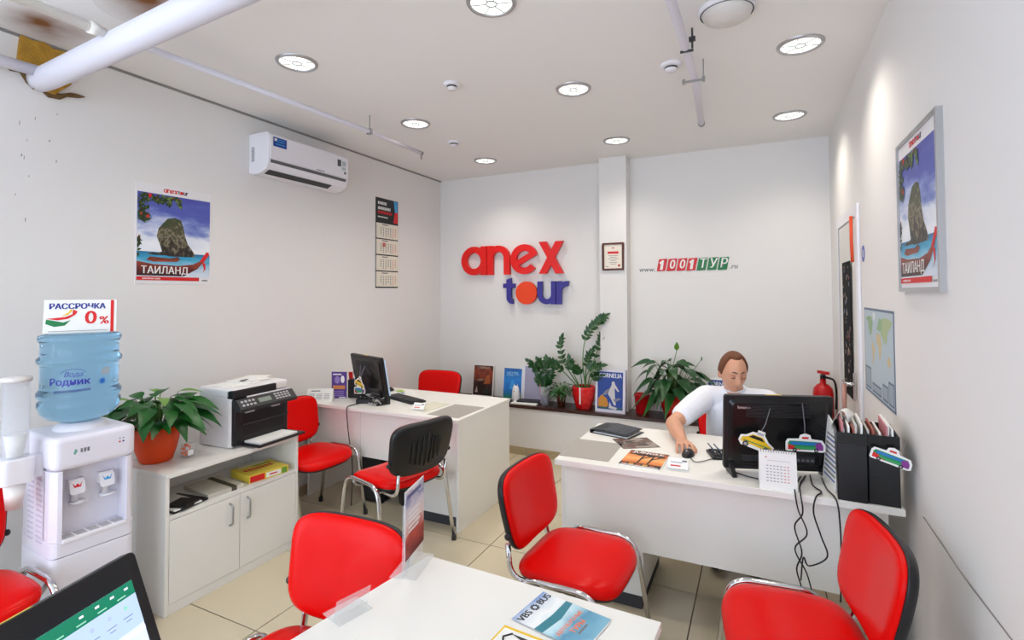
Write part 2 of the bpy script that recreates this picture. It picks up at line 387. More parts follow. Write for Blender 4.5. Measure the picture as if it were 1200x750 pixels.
# insulation foam in the broken wall around the pipe
t = thing('insulation_foam', 'yellow insulation foam showing in the broken plaster around the fat pipe', 'foam', M4=on_left(1.29, 2.78))
rnd = random.Random(5)
o = [(-.09, .112), (-.05, .10), (.0, .112), (.05, .10), (.12, .112), (.13, .04), (.12, .0), (.12, -.06), (.06, -.13), (.0, -.14), (-.045, -.12), (-.05, -.06), (-.10, -.01), (-.085, .06)]
MB().prism([(x+rnd.uniform(-.008, .008), y+rnd.uniform(-.008, .008)) for x, y in o], 0, .02).build('foam_block', M('yellow_foam', '#b98c33', .9, var=.4, vs=30, bump=.8, bs=60), t)
o2 = [(-.17, -.04), (-.12, -.075), (-.085, -.07), (-.06, -.11), (-.03, -.135), (.0, -.13), (.03, -.155), (.08, -.15), (.11, -.125), (.16, -.115), (.19, -.10), (.15, -.095), (.12, -.10), (.08, -.12), (.03, -.12), (-.02, -.10), (-.05, -.055), (-.10, -.035)]
MB().prism(o2, 0, .012).build('plaster_chip', M('broken_plaster', '#6d5434', .95, var=.5, vs=40, bump=.8, bs=70), t)
# rust stains soaked into the ceiling paint
def stain_mat(name, col):
    m = bpy.data.materials.new(name); m.use_nodes = True; nt = m.node_tree; b = nt.nodes['Principled BSDF']; b.inputs['Roughness'].default_value = .85
    tc = nt.nodes.new('ShaderNodeTexCoord'); gr = nt.nodes.new('ShaderNodeTexGradient'); gr.gradient_type = 'SPHERICAL'
    n = nt.nodes.new('ShaderNodeTexNoise'); n.inputs['Scale'].default_value = 1.2; mx = nt.nodes.new('ShaderNodeMath'); mx.operation = 'MULTIPLY'
    nt.links.new(tc.outputs['Object'], gr.inputs[0]); nt.links.new(tc.outputs['Object'], n.inputs['Vector'])
    nt.links.new(gr.outputs['Fac'], mx.inputs[0]); nt.links.new(n.outputs['Fac'], mx.inputs[1])
    cr = nt.nodes.new('ShaderNodeValToRGB'); e = cr.color_ramp.elements; e[0].position = .05; e[0].color = lin('#e6e2de'); e[1].position = .5; e[1].color = lin(col)
    nt.links.new(mx.outputs[0], cr.inputs[0]); nt.links.new(cr.outputs[0], b.inputs['Base Color']); return m
SM = stain_mat('rust_stain', '#7c4a18')
for k, (x, y, rx, ry, lab) in enumerate([(-3.06, 1.22, .24, .2, 'brown rust stain on the ceiling above the yellow foam'), (-2.40, 1.33, .30, .2, 'orange brown rust stain at the top edge, beside the fat pipe')]):
    o = MB().disc(0, 0, 1, 1, 0, 0, X=Matrix.Rotation(PI, 4, 'X'), n=40).build('rust_stain', SM, label=lab, cat='stain'); o.location = (x, y, H-.0012); o.scale = (rx, ry, 1)
# scuffed line and crack on the right wall
MB().tube([(XR-.001, 2.42, .755), (XR-.001, 2.2, .75), (XR-.001, 2.05, .742), (XR-.001, 1.93, .743), (XR-.001, 1.62, .75), (XR-.001, 1.2, .75)], [.0015, .003, .002, .003, .0015, .0015], 6).build('wall_scuff', M('scuff_grey', '#8a857f', .8), label='grey scuff line along the right wall beside the chair', cat='scuff')
rn = random.Random(8); nk = MB()
for y, z in ((1.21, 2.46), (1.27, 2.50), (1.24, 2.38), (1.33, 2.40), (1.22, 2.30), (1.36, 2.30), (1.23, 2.29), (1.25, 2.20), (1.20, 2.1), (1.24, 1.98), (1.36, 2.55)):
    w_, h_ = rn.uniform(.0015, .0035), rn.uniform(.005, .014); nk.poly([(y-w_, z-h_), (y+w_*.5, z-h_*.6), (y+w_, z+h_*.4), (y-w_*.3, z+h_)], 0, 0, frame((XL+.0008, 0, 0), (0, 1, 0), (0, 0, 1), (1, 0, 0)))
nk.build('plaster_nicks', M('nick_grey', '#8a847c', .9), label='scattered dark nicks in the plaster at the upper left of the left wall', cat='wall marks', kind='stuff')
# ------------------------------------------------------------------ air conditioner
t = thing('air_conditioner', 'white wall air conditioner with a blue energy sticker, high on the left wall', 'air conditioner', M4=on_left(2.48, 2.46))
W = .78
ZP = frame((0, 0, 0), (0, 0, 1), (0, 1, 0), (-1, 0, 0))      # profile (out, up) -> extrude along local -x
def sideways(prof, x0, x1): return dict(poly=prof, z0=-x1, z1=-x0, X=ZP)
body = [(0, .015), (.045, .0), (.12, .006), (.175, .03), (.198, .07), (.204, .11), (.204, .27), (.196, .288), (.17, .297), (0, .297)]
MB().prism(**sideways(body, 0, W)).build('body', PWHITE, t, bevel=.006)
MB().prism(**sideways([(.204, .10), (.211, .104), (.213, .2), (.211, .276), (.204, .282)], .012, W-.012)).build('front_panel', PWHITE, t, bevel=.002)
MB().prism(**sideways([(.197, .072), (.203, .086), (.206, .098), (.203, .099), (.196, .085)], .02, W-.03)).build('upper_slit', M('slit_grey', '#5c5c5e', .5), t)
MB().prism(**sideways([(.128, .0065), (.176, .0285), (.179, .0265), (.130, .003)], .03, W-.16)).build('louvre_slit', DKGREY, t)
st = MB().rect(.03, .145, .195, .262, .2145, 0).rect(.04, .06, .235, .253, .2152, 1).rect(.065, .13, .245, .25, .2152, 2).rect(.065, .12, .23, .235, .2152, 2).rect(.05, .13, .212, .217, .2152, 2)
st.build('energy_sticker', [M('sticker_blue', '#173f94', .4), PAPER, SKYINK], t)
st = MB().rect(W-.135, W-.095, .19, .245, .2145, 0).rect(W-.085, W-.04, .20, .24, .2145, 1).rect(W-.06, W-.04, .135, .155, .2145, 0).rect(W-.085, W-.045, .165, .19, .2145, 1)
st.build('side_sticker', [M('qr_grey', '#4a4a4e', .5), M('pale_sticker', '#b7c3c9', .5)], t)
MB().rect(.43, .51, .108, .116, .2142, 0).build('maker_badge', M('badge_grey', '#98989c', .4), t)
v = MB()
for k in range(9): v.box(-.0015, 0, .095+k*.012, .10+k*.012, .03, .06)
v.build('side_vent', DKGREY, t)
MB().box(W-.13, W-.09, .297, .33, .0, .05).build('wall_bracket', PGREY, t)
# ------------------------------------------------------------------ printed pictures
SKYP = ramp_mat('printed_sky', [(.0, '#dfe8f4'), (.40, '#f2f4f8'), (.56, '#dde3f0'), (.68, '#8594cc'), (.80, '#5560b4'), (1, '#4a4fa8')], 'Y', .0, .56, (4, .9, (1, 2.4, 1)))
SEAP = ramp_mat('printed_sea', [(0, '#dfe6ee'), (.35, '#c3d6e6'), (.6, '#6fb6d2'), (.8, '#2f9cc4'), (1, '#2a6f9c')], 'Y', .03, .2, (10, .45, (1, 4, 1)))
ROCKP = ramp_mat('printed_rock', [(0, '#221d18'), (.3, '#4b4334'), (.5, '#8a8068'), (.65, '#4d4a32'), (1, '#3a4626')], 'Y', .17, .42, (26, 2.2, (1.6, 1, 1)))
BOATP = ramp_mat('printed_boat', [(0, '#2a1210'), (.4, '#6e2018'), (.7, '#98402a'), (1, '#5a2a1c')], 'Y', .05, .17, (20, .7, (1, 3, 1)))
FOLP = ramp_mat('printed_leaves', [(.2, '#1a2a10'), (.5, '#2f4a18'), (.8, '#7f8f38')], 'X', -.4, .9, (40, 2))
def beach_print(mb, w=.46, h=.605):
    """white header, sea with a tall limestone island and a longtail boat; materials 1..10"""
    e = 4e-4; px = .008; p0, p1 = .042, h-.055
    mb.rect(px, w-px, p0, p1, e, 1); mb.rect(px, w-px, p0, .195, 2*e, 2)
    rock = [(.115, .185), (.15, .2), (.135, .25), (.118, .29), (.128, .34), (.155, .375), (.18, .405), (.225, .415), (.262, .405), (.278, .36), (.29, .30), (.31, .25), (.335, .22), (.355, .185), (.35, .175), (.2, .172)]
    mb.poly(rock, 3*e, 3); mb.poly([(.07, .185), (.1, .192), (.13, .187), (.16, .182), (.16, .176), (.07, .178)], 3.3*e, 3)
    mb.poly([(px, .135), (.1, .12), (.25, .115), (.34, .128), (.395, .155), (.43, .205), (.442, .2), (.42, .155), (.37, .1), (.30, .06), (.28, .05), (px, .05)], 4*e, 4)
    mb.poly([(.385, .15), (.43, .215), (.446, .21), (.448, .195), (.41, .145)], 5*e, 5)
    mb.poly([(.40, .145), (.415, .10), (.405, .075), (.425, .1), (.422, .14)], 5*e, 5)
    mb.poly([(.06, .145), (.08, .165), (.2, .16), (.245, .172), (.26, .155), (.24, .14), (.1, .135)], 4.5*e, 4)
    rn = random.Random(11)
    for k in range(130):
        if k < 80: x = rn.uniform(.01, .26); y = p1-.012-rn.random()**2*.05*(1 if x > .07 else 3)
        else: x = rn.uniform(.01, .07); y = rn.uniform(p1-.17, p1-.08) if k < 118 else rn.uniform(.17, .27); x = x if k < 118 else rn.uniform(.008, .02)
        a = rn.uniform(0, 6); L = rn.uniform(.012, .026)
        mb.poly([(min(w-px, max(px, x+L*math.cos(a+q)*s2)), min(p1, y+L*math.sin(a+q)*s2)) for q, s2 in ((0, 1), (1.57, .4), (3.14, 1), (4.71, .4))], 6*e+k*1e-6, 6 if k % 17 else 5)
    mb.rect(px, w*.83, .022, .044, 6*e, 7); mb.text('anextour.com', .09, .0335, .018, 7*e, 0, bold=.0005)
    mb.text('ТАИЛАНД', .03, .082, .062, 7*e, 0, align='LEFT', bold=.0012, sx=.9)
    for k in range(5): mb.rect(w*.87+k*.008, w*.87+.006+k*.008, .022, .03, 6*e, 8)
    logo(mb, w*.5, h-.028, .04, 2*e, 7, 9)
    return mb
def ringpoly(cx, cy, ro, ri, a0, a1, n=24, ex=1):
    o = [(cx+ro*math.cos(a0+(a1-a0)*k/n), cy+ro*math.sin(a0+(a1-a0)*k/n)*ex) for k in range(n+1)]
    i = [(cx+ri*math.cos(a0+(a1-a0)*k/n), cy+ri*math.sin(a0+(a1-a0)*k/n)*ex) for k in range(n+1)]
    return o, i
def arc(mb, cx, cy, ro, ri, a0, a1, z0, z1, mi, n=24, X=None):
    o, i = ringpoly(cx, cy, ro, ri, a0, a1, n)
    for k in range(n): 
        q = [o[k], o[k+1], i[k+1], i[k]]
        mb.prism(q, z0, z1, mi, X)
    return mb
def letters(x, y, s, which, z0, z1, mi, mi2=None):
    """Rounded wordmark letters, x height = 2*s; returns list of (kind, builder)."""
    t = s*.44; ri = s-t; out = []; dz = 6e-4 if z1-z0 > .01 else 4e-5
    def a(mb, x): arc(mb, x+s, y, s, ri, 0, 2*PI, z0, z1, mi, 32); return mb.prism([(x+2*s-t, y-s), (x+2*s, y-s), (x+2*s, y+s), (x+2*s-t, y+s)], z0, z1+dz, mi)
    def n(mb, x):
        mb.prism([(x, y-s), (x+t, y-s), (x+t, y+s), (x, y+s)], z0, z1+dz, mi); r = s*.86
        arc(mb, x+r, y+s-r, r, r-t, 0, PI, z0, z1, mi, 18); return mb.prism([(x+2*r-t, y-s), (x+2*r, y-s), (x+2*r, y+s-r), (x+2*r-t, y+s-r)], z0, z1-dz*0, mi)
    def e(mb, x):
        arc(mb, x+s, y, s, ri, R(28), R(322), z0, z1, mi, 30); c, q = math.cos(R(28)), math.sin(R(28))
        d = (c, q); p = (-q, c); A = (x+s-d[0]*ri, y-d[1]*ri); B = (x+s+d[0]*s*.98, y+d[1]*s*.98); k = t*.42
        return mb.prism([(A[0]-p[0]*k, A[1]-p[1]*k), (B[0]-p[0]*k, B[1]-p[1]*k), (B[0]+p[0]*k, B[1]+p[1]*k), (A[0]+p[0]*k, A[1]+p[1]*k)], z0, z1+dz, mi)
    def xx(mb, x):
        w = 1.7*s; q = t*1.2
        mb.prism([(x, y-s), (x+q, y-s), (x+w, y+s*1.1), (x+w-q, y+s*1.1)], z0, z1, mi)
        return mb.prism([(x+w-q, y-s), (x+w, y-s), (x+q, y+s*1.1), (x, y+s*1.1)], z0, z1+dz, mi)
    def tt(mb, x):
        mb.prism([(x+.35*s, y-s*.6), (x+.35*s+t, y-s*.6), (x+.35*s+t, y+s*1.35), (x+.35*s, y+s*1.2)], z0, z1, mi)
        mb.prism([(x, y+s*.45), (x+1.15*s, y+s*.45), (x+1.15*s, y+s*.85), (x, y+s*.85)], z0, z1+dz, mi)
        return arc(mb, x+.35*s+t*1.35, y-s+t*1.35, t*1.35, t*.35, R(180), R(275), z0, z1+dz*2, mi, 8)
    def oo(mb, x):
        return mb.prism([(x+s*1.02+s*1.02*math.cos(2*PI*k/40), y+s*1.02*math.sin(2*PI*k/40)) for k in range(40)], z0, z1, mi2 if mi2 is not None else mi, sm=True)
    def u(mb, x):
        r = s*.86; mb.prism([(x, y-s+r), (x+t, y-s+r), (x+t, y+s), (x, y+s)], z0, z1, mi); arc(mb, x+r, y-s+r, r, r-t, PI, 2*PI, z0, z1, mi, 18)
        return mb.prism([(x+2*r-t, y-s), (x+2*r, y-s), (x+2*r, y+s), (x+2*r-t, y+s)], z0, z1+dz, mi)
    def r(mb, x):
        mb.prism([(x, y-s), (x+t, y-s), (x+t, y+s), (x, y+s)], z0, z1+dz, mi)
        return arc(mb, x+s*.95, y+s*.05, s*.95, s*.95-t, R(80), R(160), z0, z1, mi, 10)
    D = dict(a=(a, 2*s), n=(n, 1.72*s), e=(e, 2*s), x=(xx, 1.7*s), t=(tt, 1.2*s), o=(oo, 2.04*s), u=(u, 1.72*s), r=(r, 1.15*s))
    for ch in which:
        fn, w = D[ch]; out.append((ch, fn(MB(), x))); x += w+s*.07
    return out, x
def logo(mb, cx, cy, size, z, mred, mblue):
    s = size*.28; L, x1 = letters(0, 0, s, 'anex', 0, 2e-4, mred); L2, x2 = letters(x1+s*.1, 0, s*.9, 'tour', 0, 2e-4, mblue, mred)
    for _, q in L+L2: mb.add([(v[0]-x2/2+cx, v[1]+cy, v[2]+z) for v in q.v], q.f, 0, False); mb.mi[-len(q.f):] = q.mi
POSTM = [PAPER, SKYP, SEAP, ROCKP, BOATP, REDINK, FOLP, REDINK, GINK, M('logo_grey', '#4a3f50', .5)]
t = thing('travel_poster', 'unframed white poster of a limestone island and red longtail boat on the left wall', 'poster', M4=on_left(1.74, 1.667))
MB().box(0, .46, 0, .606, 0, .003).build('sheet', M('poster_white', '#ece9ea', .5), t)
beach_print(MB()).build('print', POSTM, t).location = (0, 0, .0035)
t = thing('framed_poster', 'silver framed poster of a limestone island and red longtail boat on the right wall', 'poster', M4=on_right(2.615, 1.60))
fw_, fh_ = .535, .602
f = MB()
for a, b, c, d2 in ((0, fw_, 0, .016), (0, fw_, fh_-.016, fh_), (0, .016, .016, fh_-.016), (fw_-.016, fw_, .016, fh_-.016)): f.box(a, b, c, d2, 0, .02)
f.build('frame', ALU, t)
MB().box(.014, fw_-.014, .014, fh_-.014, 0, .013).build('backing', M('poster_white', '#ece9ea', .5), t)
o = beach_print(MB()).build('print', POSTM, t); o.location = (.016, .012, .0135); o.scale = ((fw_-.032)/.46, (fh_-.024)/.606, 1)
# wall calendar
t = thing('wall_calendar', 'tall four month wall calendar with a dark picture top on the left wall', 'calendar', M4=on_left(3.835, 1.66))
cw, chh = .335, .875
MB().box(0, cw, 0, chh, 0, .004).build('backing', M('calendar_dark', '#2a2c30', .6), t)
hb = MB().rect(.004, cw-.004, .645, chh-.004, .0045, 0).poly([(cw-.07, chh-.006), (cw-.004, chh-.006), (cw-.004, .76), (cw-.05, .76)], .005, 1).poly([(cw-.05, .76), (cw-.004, .76), (cw-.004, .65), (cw-.075, .65)], .005, 2)
for k, (y, w2, mi) in enumerate([(.825, .13, 3), (.775, .18, 3), (.735, .2, 2), (.69, .15, 3)]):
    x = .03; rn = random.Random(k)
    while x < .03+w2:
        l = rn.uniform(.012, .02); hb.rect(x, x+l*.7, y-.014 if k < 3 else y-.006, y+.014 if k < 3 else y+.006, .0052, mi); x += l
hb.build('header_print', [M('calendar_black', '#1d2226', .5), SKYINK, REDINK, PAPER], t)
for k in range(4):
    z0 = .012+k*.157
    pd = MB().box(.006, cw-.006, z0, z0+.145, .004, .012, 0).rect(.08, .17, z0+.126, z0+.136, .0125, 1)
    for c in range(7):
        for r_ in range(6 if c % 3 else 5):
            x = .06+c*.036; y = z0+.098-r_*.016
            pd.rect(x, x+.014, y, y+.009, .0125, 2 if c > 4 else 1)
    pd.build('month_pad', [M('calendar_cream', '#e9e2d2', .7), GINK, M('weekend_red', '#d98a7c', .6)], t)
MB().box(.09, .13, .40, .44, .0128, .0135).build('date_marker', M('marker_red', '#c96a60', .5), t)
# wordmark sign on the back wall
t = thing('company_sign', 'large red and navy raised letter sign on the back wall', 'sign', M4=on_back(-2.99, 1.47))
LR = M('sign_red', (.80, .008, .006), .35); LB = M('sign_navy', '#38318f', .35); LO = M('sign_orange', '#f0430f', .4)
L, x1 = letters(0, .49, .158, 'anex', .012, .052, 0)
for ch, q in L: q.build('letter_'+ch, LR, t)
L, x2 = letters(.52, .135, .118, 'tour', .012, .05, 0)
for ch, q in L: q.build('letter_'+ch, LO if ch == 'o' else LB, t, label='orange disc standing for a letter' if ch == 'o' else None)
# second sign: web address in slanted tiles
t = thing('web_sign', 'white lettered red and green tile sign with web address on the back wall', 'sign', M4=on_back(-1.04, 1.79))
sh = .18
for k, ch in enumerate('1001ТУР'):
    x = .175+k*.089
    b = MB().prism([(x, .012), (x+.078, .016), (x+.078+sh*.12, .13), (x+sh*.12, .126)], 0, .008)
    pt = b.build('tile', M('tile_red', '#cf1c22', .4) if k < 4 else M('tile_green', '#15783f', .4), t, bevel=.004)
    if ch == '1': q = MB().poly([(x+.05+a+b_*.16, .071+b_) for a, b_ in ((-.012, -.044), (.012, -.044), (.012, .044), (-.004, .044), (-.027, .022), (-.018, .008), (-.012, .014))], .0085)
    else: q = MB().text(ch, x+.05, .071, .118, .0085, bold=.002, shear=.2, sx=.85)
    q.build('character', PAPER, pt)
MB().text('www.', .085, .03, .065, .001, bold=.0012, shear=.2).build('prefix', GINK, t)
MB().text('.ru', .842, .043, .06, .001, bold=.0015, shear=.2).build('suffix', GINK, t)
# certificate on the pilaster
t = thing('certificate', 'small certificate in a brown frame on the pilaster', 'certificate', M4=on_back(-1.345, 1.815, 4.80))
f = MB()
for a, b, c, d2 in ((0, .206, 0, .018), (0, .206, .245, .263), (0, .018, .018, .245), (.188, .206, .018, .245)): f.box(a, b, c, d2, 0, .018)
f.build('frame', M('brown_frame', '#5a2a1c', .4), t, bevel=.003)
MB().box(.015, .19, .015, .248, 0, .009).build('sheet', M('cream_sheet', '#efe4d6', .6), t)
p = MB().poly([(.09, .212), (.103, .222), (.116, .212), (.103, .206)], .0095, 1).rect(.05, .156, .158, .18, .0095, 0)
for k, w2 in enumerate((.09, .07, .1, .05, .08, .06)): p.rect(.103-w2/2, .103+w2/2, .138-k*.016, .142-k*.016, .0095, 2)
p.rect(.03, .06, .035, .04, .0095, 2); p.disc(.16, .045, .012, .012, .0095, 1)
p.build('print', [REDINK, M('seal_red', '#b8453a', .5), GINK], t)
# world map
t = thing('world_map', 'unframed blue world map poster on the right wall near the door', 'map', M4=on_right(3.52, 1.05))
MB().box(0, .71, 0, .462, 0, .002).build('sheet', M('map_border', '#5e7088', .5), t)
p = MB().rect(.012, .698, .012, .45, .0024, 0)
def geo(pts, mi, z=.0028): p.poly([(.355+lo*.00185, .27+la*.0021) for lo, la in pts], z, mi)
geo([(-165, 65), (-130, 70), (-85, 72), (-60, 55), (-80, 28), (-97, 20), (-82, 9), (-105, 22), (-122, 38), (-130, 55)], 1)
geo([(-80, 9), (-50, 0), (-36, -8), (-48, -27), (-65, -52), (-73, -50), (-72, -20), (-81, -5)], 2)
geo([(-50, 60), (-25, 70), (-30, 82), (-60, 80)], 3)
geo([(-17, 15), (-8, 34), (30, 31), (50, 11), (40, -15), (22, -34), (12, -12), (8, 4), (-10, 5)], 2)
geo([(-9, 38), (0, 50), (10, 58), (28, 70), (60, 68), (60, 45), (40, 40), (26, 38), (12, 42)], 1, .0030)
geo([(38, 60), (75, 73), (140, 72), (178, 66), (160, 56), (140, 48), (122, 38), (118, 24), (105, 10), (98, 15), (88, 22), (77, 9), (68, 24), (50, 28), (38, 36), (45, 48)], 4, .0029)
geo([(114, -22), (130, -12), (142, -11), (153, -28), (145, -38), (130, -32), (116, -34)], 2)
for k, (a, b, c, d2) in enumerate([(.02, .17, .02, .14), (.2, .42, .02, .07), (.45, .57, .02, .1), (.58, .69, .02, .13)]): p.rect(a, b, c, d2, .0026, 5); p.rect(a+.01, b-.01, c+.01, d2-.01, .0028, 6)
p.build('print', [M('map_sea', '#b6c6cf', .5), M('map_green', '#8fae84', .5), M('map_tan', '#cdbb8b', .5), M('map_ice', '#dfe5e2', .5), M('map_leaf', '#a8b98a', .5), M('map_panel', '#56687e', .5), M('map_panel_pale', '#9aa9b4', .5)], t)
# door-side sticker and lanyard ribbon
t = thing('round_sticker', 'small round blue sticker on the right wall beside the door', 'sticker', M4=on_right(3.52, 1.82))
MB().lathe([(.048, 0), (.048, .0015)], 28).build('disc', M('sticker_blue2', '#4a63b5', .4), t)
MB().rect(-.012, .012, -.02, .02, .002).build('mark', PAPER, t)
t = thing('hanging_ribbon', 'thin orange ribbon hanging on the white door frame', 'ribbon', M4=on_right(3.68, 1.78, XR-.03))
MB().tube([(0, .28, .004), (.012, .14, .006), (.022, .0, .004)], .009, 6, flat=.2).build('strip', M('ribbon_orange', '#e5502b', .5), t)
t = thing('key_bunch', 'small bunch of keys with a pink lanyard hanging from the door handle', 'keys', M4=on_right(3.86, .95, XR-.062))
MB().tube([(0, .07, 0), (.012, -.05, .004), (.004, -.18, .002)], .012, 6, flat=.25).build('lanyard', M('lanyard_pink', '#d49a8b', .6), t)
k = MB()
for a in (-.3, .15, .5): k.box(-.006, .006, -.11, -.05, -.001+a*.004, .001+a*.004, X=Matrix.Translation((-.03, 0, 0)) @ Matrix.Rotation(a, 4, 'Z')); k.lathe([(.013, -.001), (.013, .001)], 12, X=Matrix.Translation((-.03, 0, 0)) @ Matrix.Rotation(a, 4, 'Z') @ Matrix.Translation((0, -.045, a*.004)))
k.build('key', STEEL, t)
# ------------------------------------------------------------------ visitor chairs (front is local -y)
def superell(w, d, e=3.2, n=48, taper=0):
    o = []
    for k in range(n):
        t = 2*PI*k/n; c, s = math.cos(t), math.sin(t)
        x = w/2*math.copysign(abs(c)**(2/e), c); y = d/2*math.copysign(abs(s)**(2/e), s)
        o.append((x*(1+taper*y/d*2), y))
    return o
def make_chair(lab, loc, rz):
    t = thing('visitor_chair', lab, 'chair', loc, rz, 'red vinyl visitor chairs')
    def seatwarp(x, y, z): return (x, y, .44+z+.010*(x/.23)**2-.018*max(0, (-y-.10)/.11)**2)
    so = superell(.475, .44, 4.0, 48, -.04)
    s = pad(MB(), so, [(.02, .05), (.4, .049), (.7, .046), (.88, .040), (.96, .030), (.995, .016), (1, .006), (.99, 0), (.02, 0)], 0, seatwarp)
    seat = s.build('seat', RED, t)
    pad(MB(), so, [(.02, 0), (.975, .003), (.99, -.004), (.96, -.014), (.02, -.016)], 0, seatwarp).build('seat_pan', BLACK, seat)
    rec = R(13)
    def backwarp(x, y, z):           # x across, y up the back, z toward the sitter
        z = z+.030*(x/.23)**2+.01*(y/.17)**2
        yy = y*math.cos(rec)-z*math.sin(rec)*-1*0
        return (x, .255-z*math.cos(rec)+y*math.sin(rec), .668+y*math.cos(rec)+z*math.sin(rec))
    bo = superell(.47, .33, 4.2, 48, .06)
    b = pad(MB(), bo, [(.02, .032), (.5, .032), (.8, .029), (.93, .022), (.985, .012), (.99, .004), (.97, 0), (.02, 0)], 0, backwarp).build('backrest', RED, t)
    sh = pad(MB(), bo, [(.02, 0), (.985, .003), (1.0, .006), (1.01, 0), (1.005, -.014), (.97, -.024), (.90, -.028), (.02, -.028)], 0, backwarp)
    for k in range(-3, 4):           # moulded ribs of the shell
        sh.tube([backwarp(k*.035, -.11+abs(k)*.012, -.029), backwarp(k*.035, .0, -.0305), backwarp(k*.035, .10-abs(k)*.015, -.029)], .0045, 6)
    sh.build('back_shell', BLACK, b)
    for sx in (-1, 1):
        x = sx*.262
        fr = MB().tube(fillet([(x+sx*.012, -.245, .012), (x, -.175, .476), (x, .150, .470), (x+sx*.012, .228, .012)], .085, 8), .0135, 12, flat=.75)
        lg = fr.build('leg_frame', CHROME, t)
        for y in (-.2465, .2295): MB().lathe([(.0165, 0), (.0165, .03), (.012, .034)], 12, X=Matrix.Translation((x+sx*.0125, y, 0))).build('foot_cap', DKGREY, lg)
        u = sx*.185
        MB().tube(fillet([(u, .02, .418), (u, .232, .408), (u, .244, .545)], [.09], 8), .0125, 10, flat=.8).build('back_support', CHROME, t)
        kn = MB().ball(backwarp(sx*.236, -.075, -.012), .012, .014, .014, 10)
        kn.build('fixing_knob', BLACK, b)
    for y in (-.10, .10): MB().tube([(-.262, y, .458), (-.235, y, .425), (-.2, y, .418), (.2, y, .418), (.235, y, .425), (.262, y, .458)], .010, 8).build('cross_bar', STEEL, t)
    return t
ch0 = make_chair('red chair facing right, between the near table and the right hand desk', (-.715, 2.13, 0), R(87))
for loc, a, lab in [((.09, 1.985, 0), -81, 'red chair at the right wall, turned to the left, black cables hanging behind its seat'),
                    ((-2.10, 2.66, 0), -104, 'red chair seen from behind with its black ribbed back, in front of the left desk'),
                    ((-2.87, 2.672, 0), 86, 'red chair against the left wall between cabinet and left desk'),
                    ((-1.25, 1.095, 0), 3, 'nearest red chair, its shiny backrest rising over the edge of the near table'),
                    ((-2.67, .795, 0), 87, 'red chair cut by the left edge of the photo, beside the water cooler'),
                    ((-2.86, 4.06, 0), 4, 'red chair behind the left desk, only its backrest showing'),
                    ((-.14, 3.70, 0), 8, 'red chair the man sits on, a sliver showing beside his arm')]:
    dup(ch0, loc, R(a), lab, 'red vinyl visitor chairs')

# ------------------------------------------------------------------ low cabinet by the left wall
CX0, CX1, CY0, CY1, CH = -3.10, -2.673, 1.568, 2.38, .70
t = thing('low_cabinet', 'low white cabinet with two doors and an open shelf by the left wall', 'cabinet', (CX0, CY0, 0))
w, dpt = CY1-CY0, CX1-CX0
def part(nm, x0, x1, y0, y1, z0, z1, p, mat=WHITE, bv=.0015, **k): return MB().box(x0, x1, y0, y1, z0, z1).build(nm, mat, p, bevel=bv, **k)
part('top_panel', 0, dpt, 0, w, CH-.022, CH, t)
part('side_panel', 0, dpt-.001, 0, .018, 0, CH-.022, t); part('side_panel', 0, dpt-.001, w-.018, w, 0, CH-.022, t)
part('shelf', .01, dpt-.004, .018, w-.018, .468, .486, t); part('back_panel', 0, .01, .018, w-.018, .05, CH-.022, t)
part('bottom_panel', .01, dpt-.004, .018, w-.018, .05, .068, t); part('plinth', .02, dpt-.004, .018, w-.018, 0, .05, t)
for k in (0, 1):
    y0 = .020 if k == 0 else w/2+.0015; y1 = w/2-.0015 if k == 0 else w-.020
    dr = part('door', dpt-.018, dpt, y0, y1, .053, .465, t)
    y = w/2-.062 if k == 0 else w/2+.045
    MB().tube(fillet([(dpt-.001, y, .315), (dpt+.026, y, .325), (dpt+.026, y, .425), (dpt-.001, y, .435)], .025), .0055, 8).build('handle', STEEL, dr)

# ------------------------------------------------------------------ desks
def desk_top(mb, x0, x1, y0, y1, z1=.75, th=.024): return mb.box(x0, x1, y0, y1, z1-th, z1)
t = thing('left_desk', 'white desk along the back left with a dark monitor on it', 'desk', (-2.53, 3.35, 0)); ox, oy = -2.53, 3.35
def dpart(nm, x0, x1, y0, y1, z0, z1, p=None, mat=WHITE, o=None): return MB().box(x0-o[0], x1-o[0], y0-o[1], y1-o[1], z0, z1).build(nm, mat, p, bevel=.0015)
O1 = (ox, oy)
dpart('desktop', -3.27, -1.825, 2.945, 3.74, .726, .75, t, o=O1)
dpart('side_panel', -1.850, -1.828, 2.96, 3.73, 0, .726, t, o=O1); dpart('side_panel', -3.268, -3.246, 3.0, 3.72, 0, .726, t, o=O1)
dpart('front_panel', -3.246, -1.850, 3.0, 3.018, .38, .726, t, o=O1)
pd = dpart('pedestal', -2.25, -1.853, 3.019, 3.62, .07, .724, t, o=O1)
for k in range(3): dpart('drawer', -2.247, -1.856, 3.62, 3.636, .09+k*.21, .295+k*.21, pd, o=O1)
dpart('plinth', -2.23, -1.87, 3.03, 3.6, 0, .07, t, M('plinth_dark', '#3a3a3e', .6), o=O1)
MB().box(-.19, -.1885, -.352, -.3498, .38, .724).build('panel_joint', PGREY, t)
t = thing('right_desk', 'long white desk in front of the seated man', 'desk', (-.23, 2.88, 0)); O2 = (-.23, 2.88)
dpart('desktop', -.957, .503, 2.478, 3.28, .722, .75, t, o=O2)
dpart('front_panel', -.932, .44, 2.56, 2.578, .33, .722, t, o=O2)
dpart('side_panel', .44, .462, 2.56, 3.26, 0, .722, t, o=O2)
dpart('side_panel', -.95, -.932, 2.56, 3.26, 0, .722, t, o=O2)
pd = dpart('pedestal', -.93, -.545, 2.64, 3.15, .07, .715, t, o=O2)
for k in range(3): dpart('drawer', -.927, -.548, 3.15, 3.166, .09+k*.205, .29+k*.205, pd, o=O2)
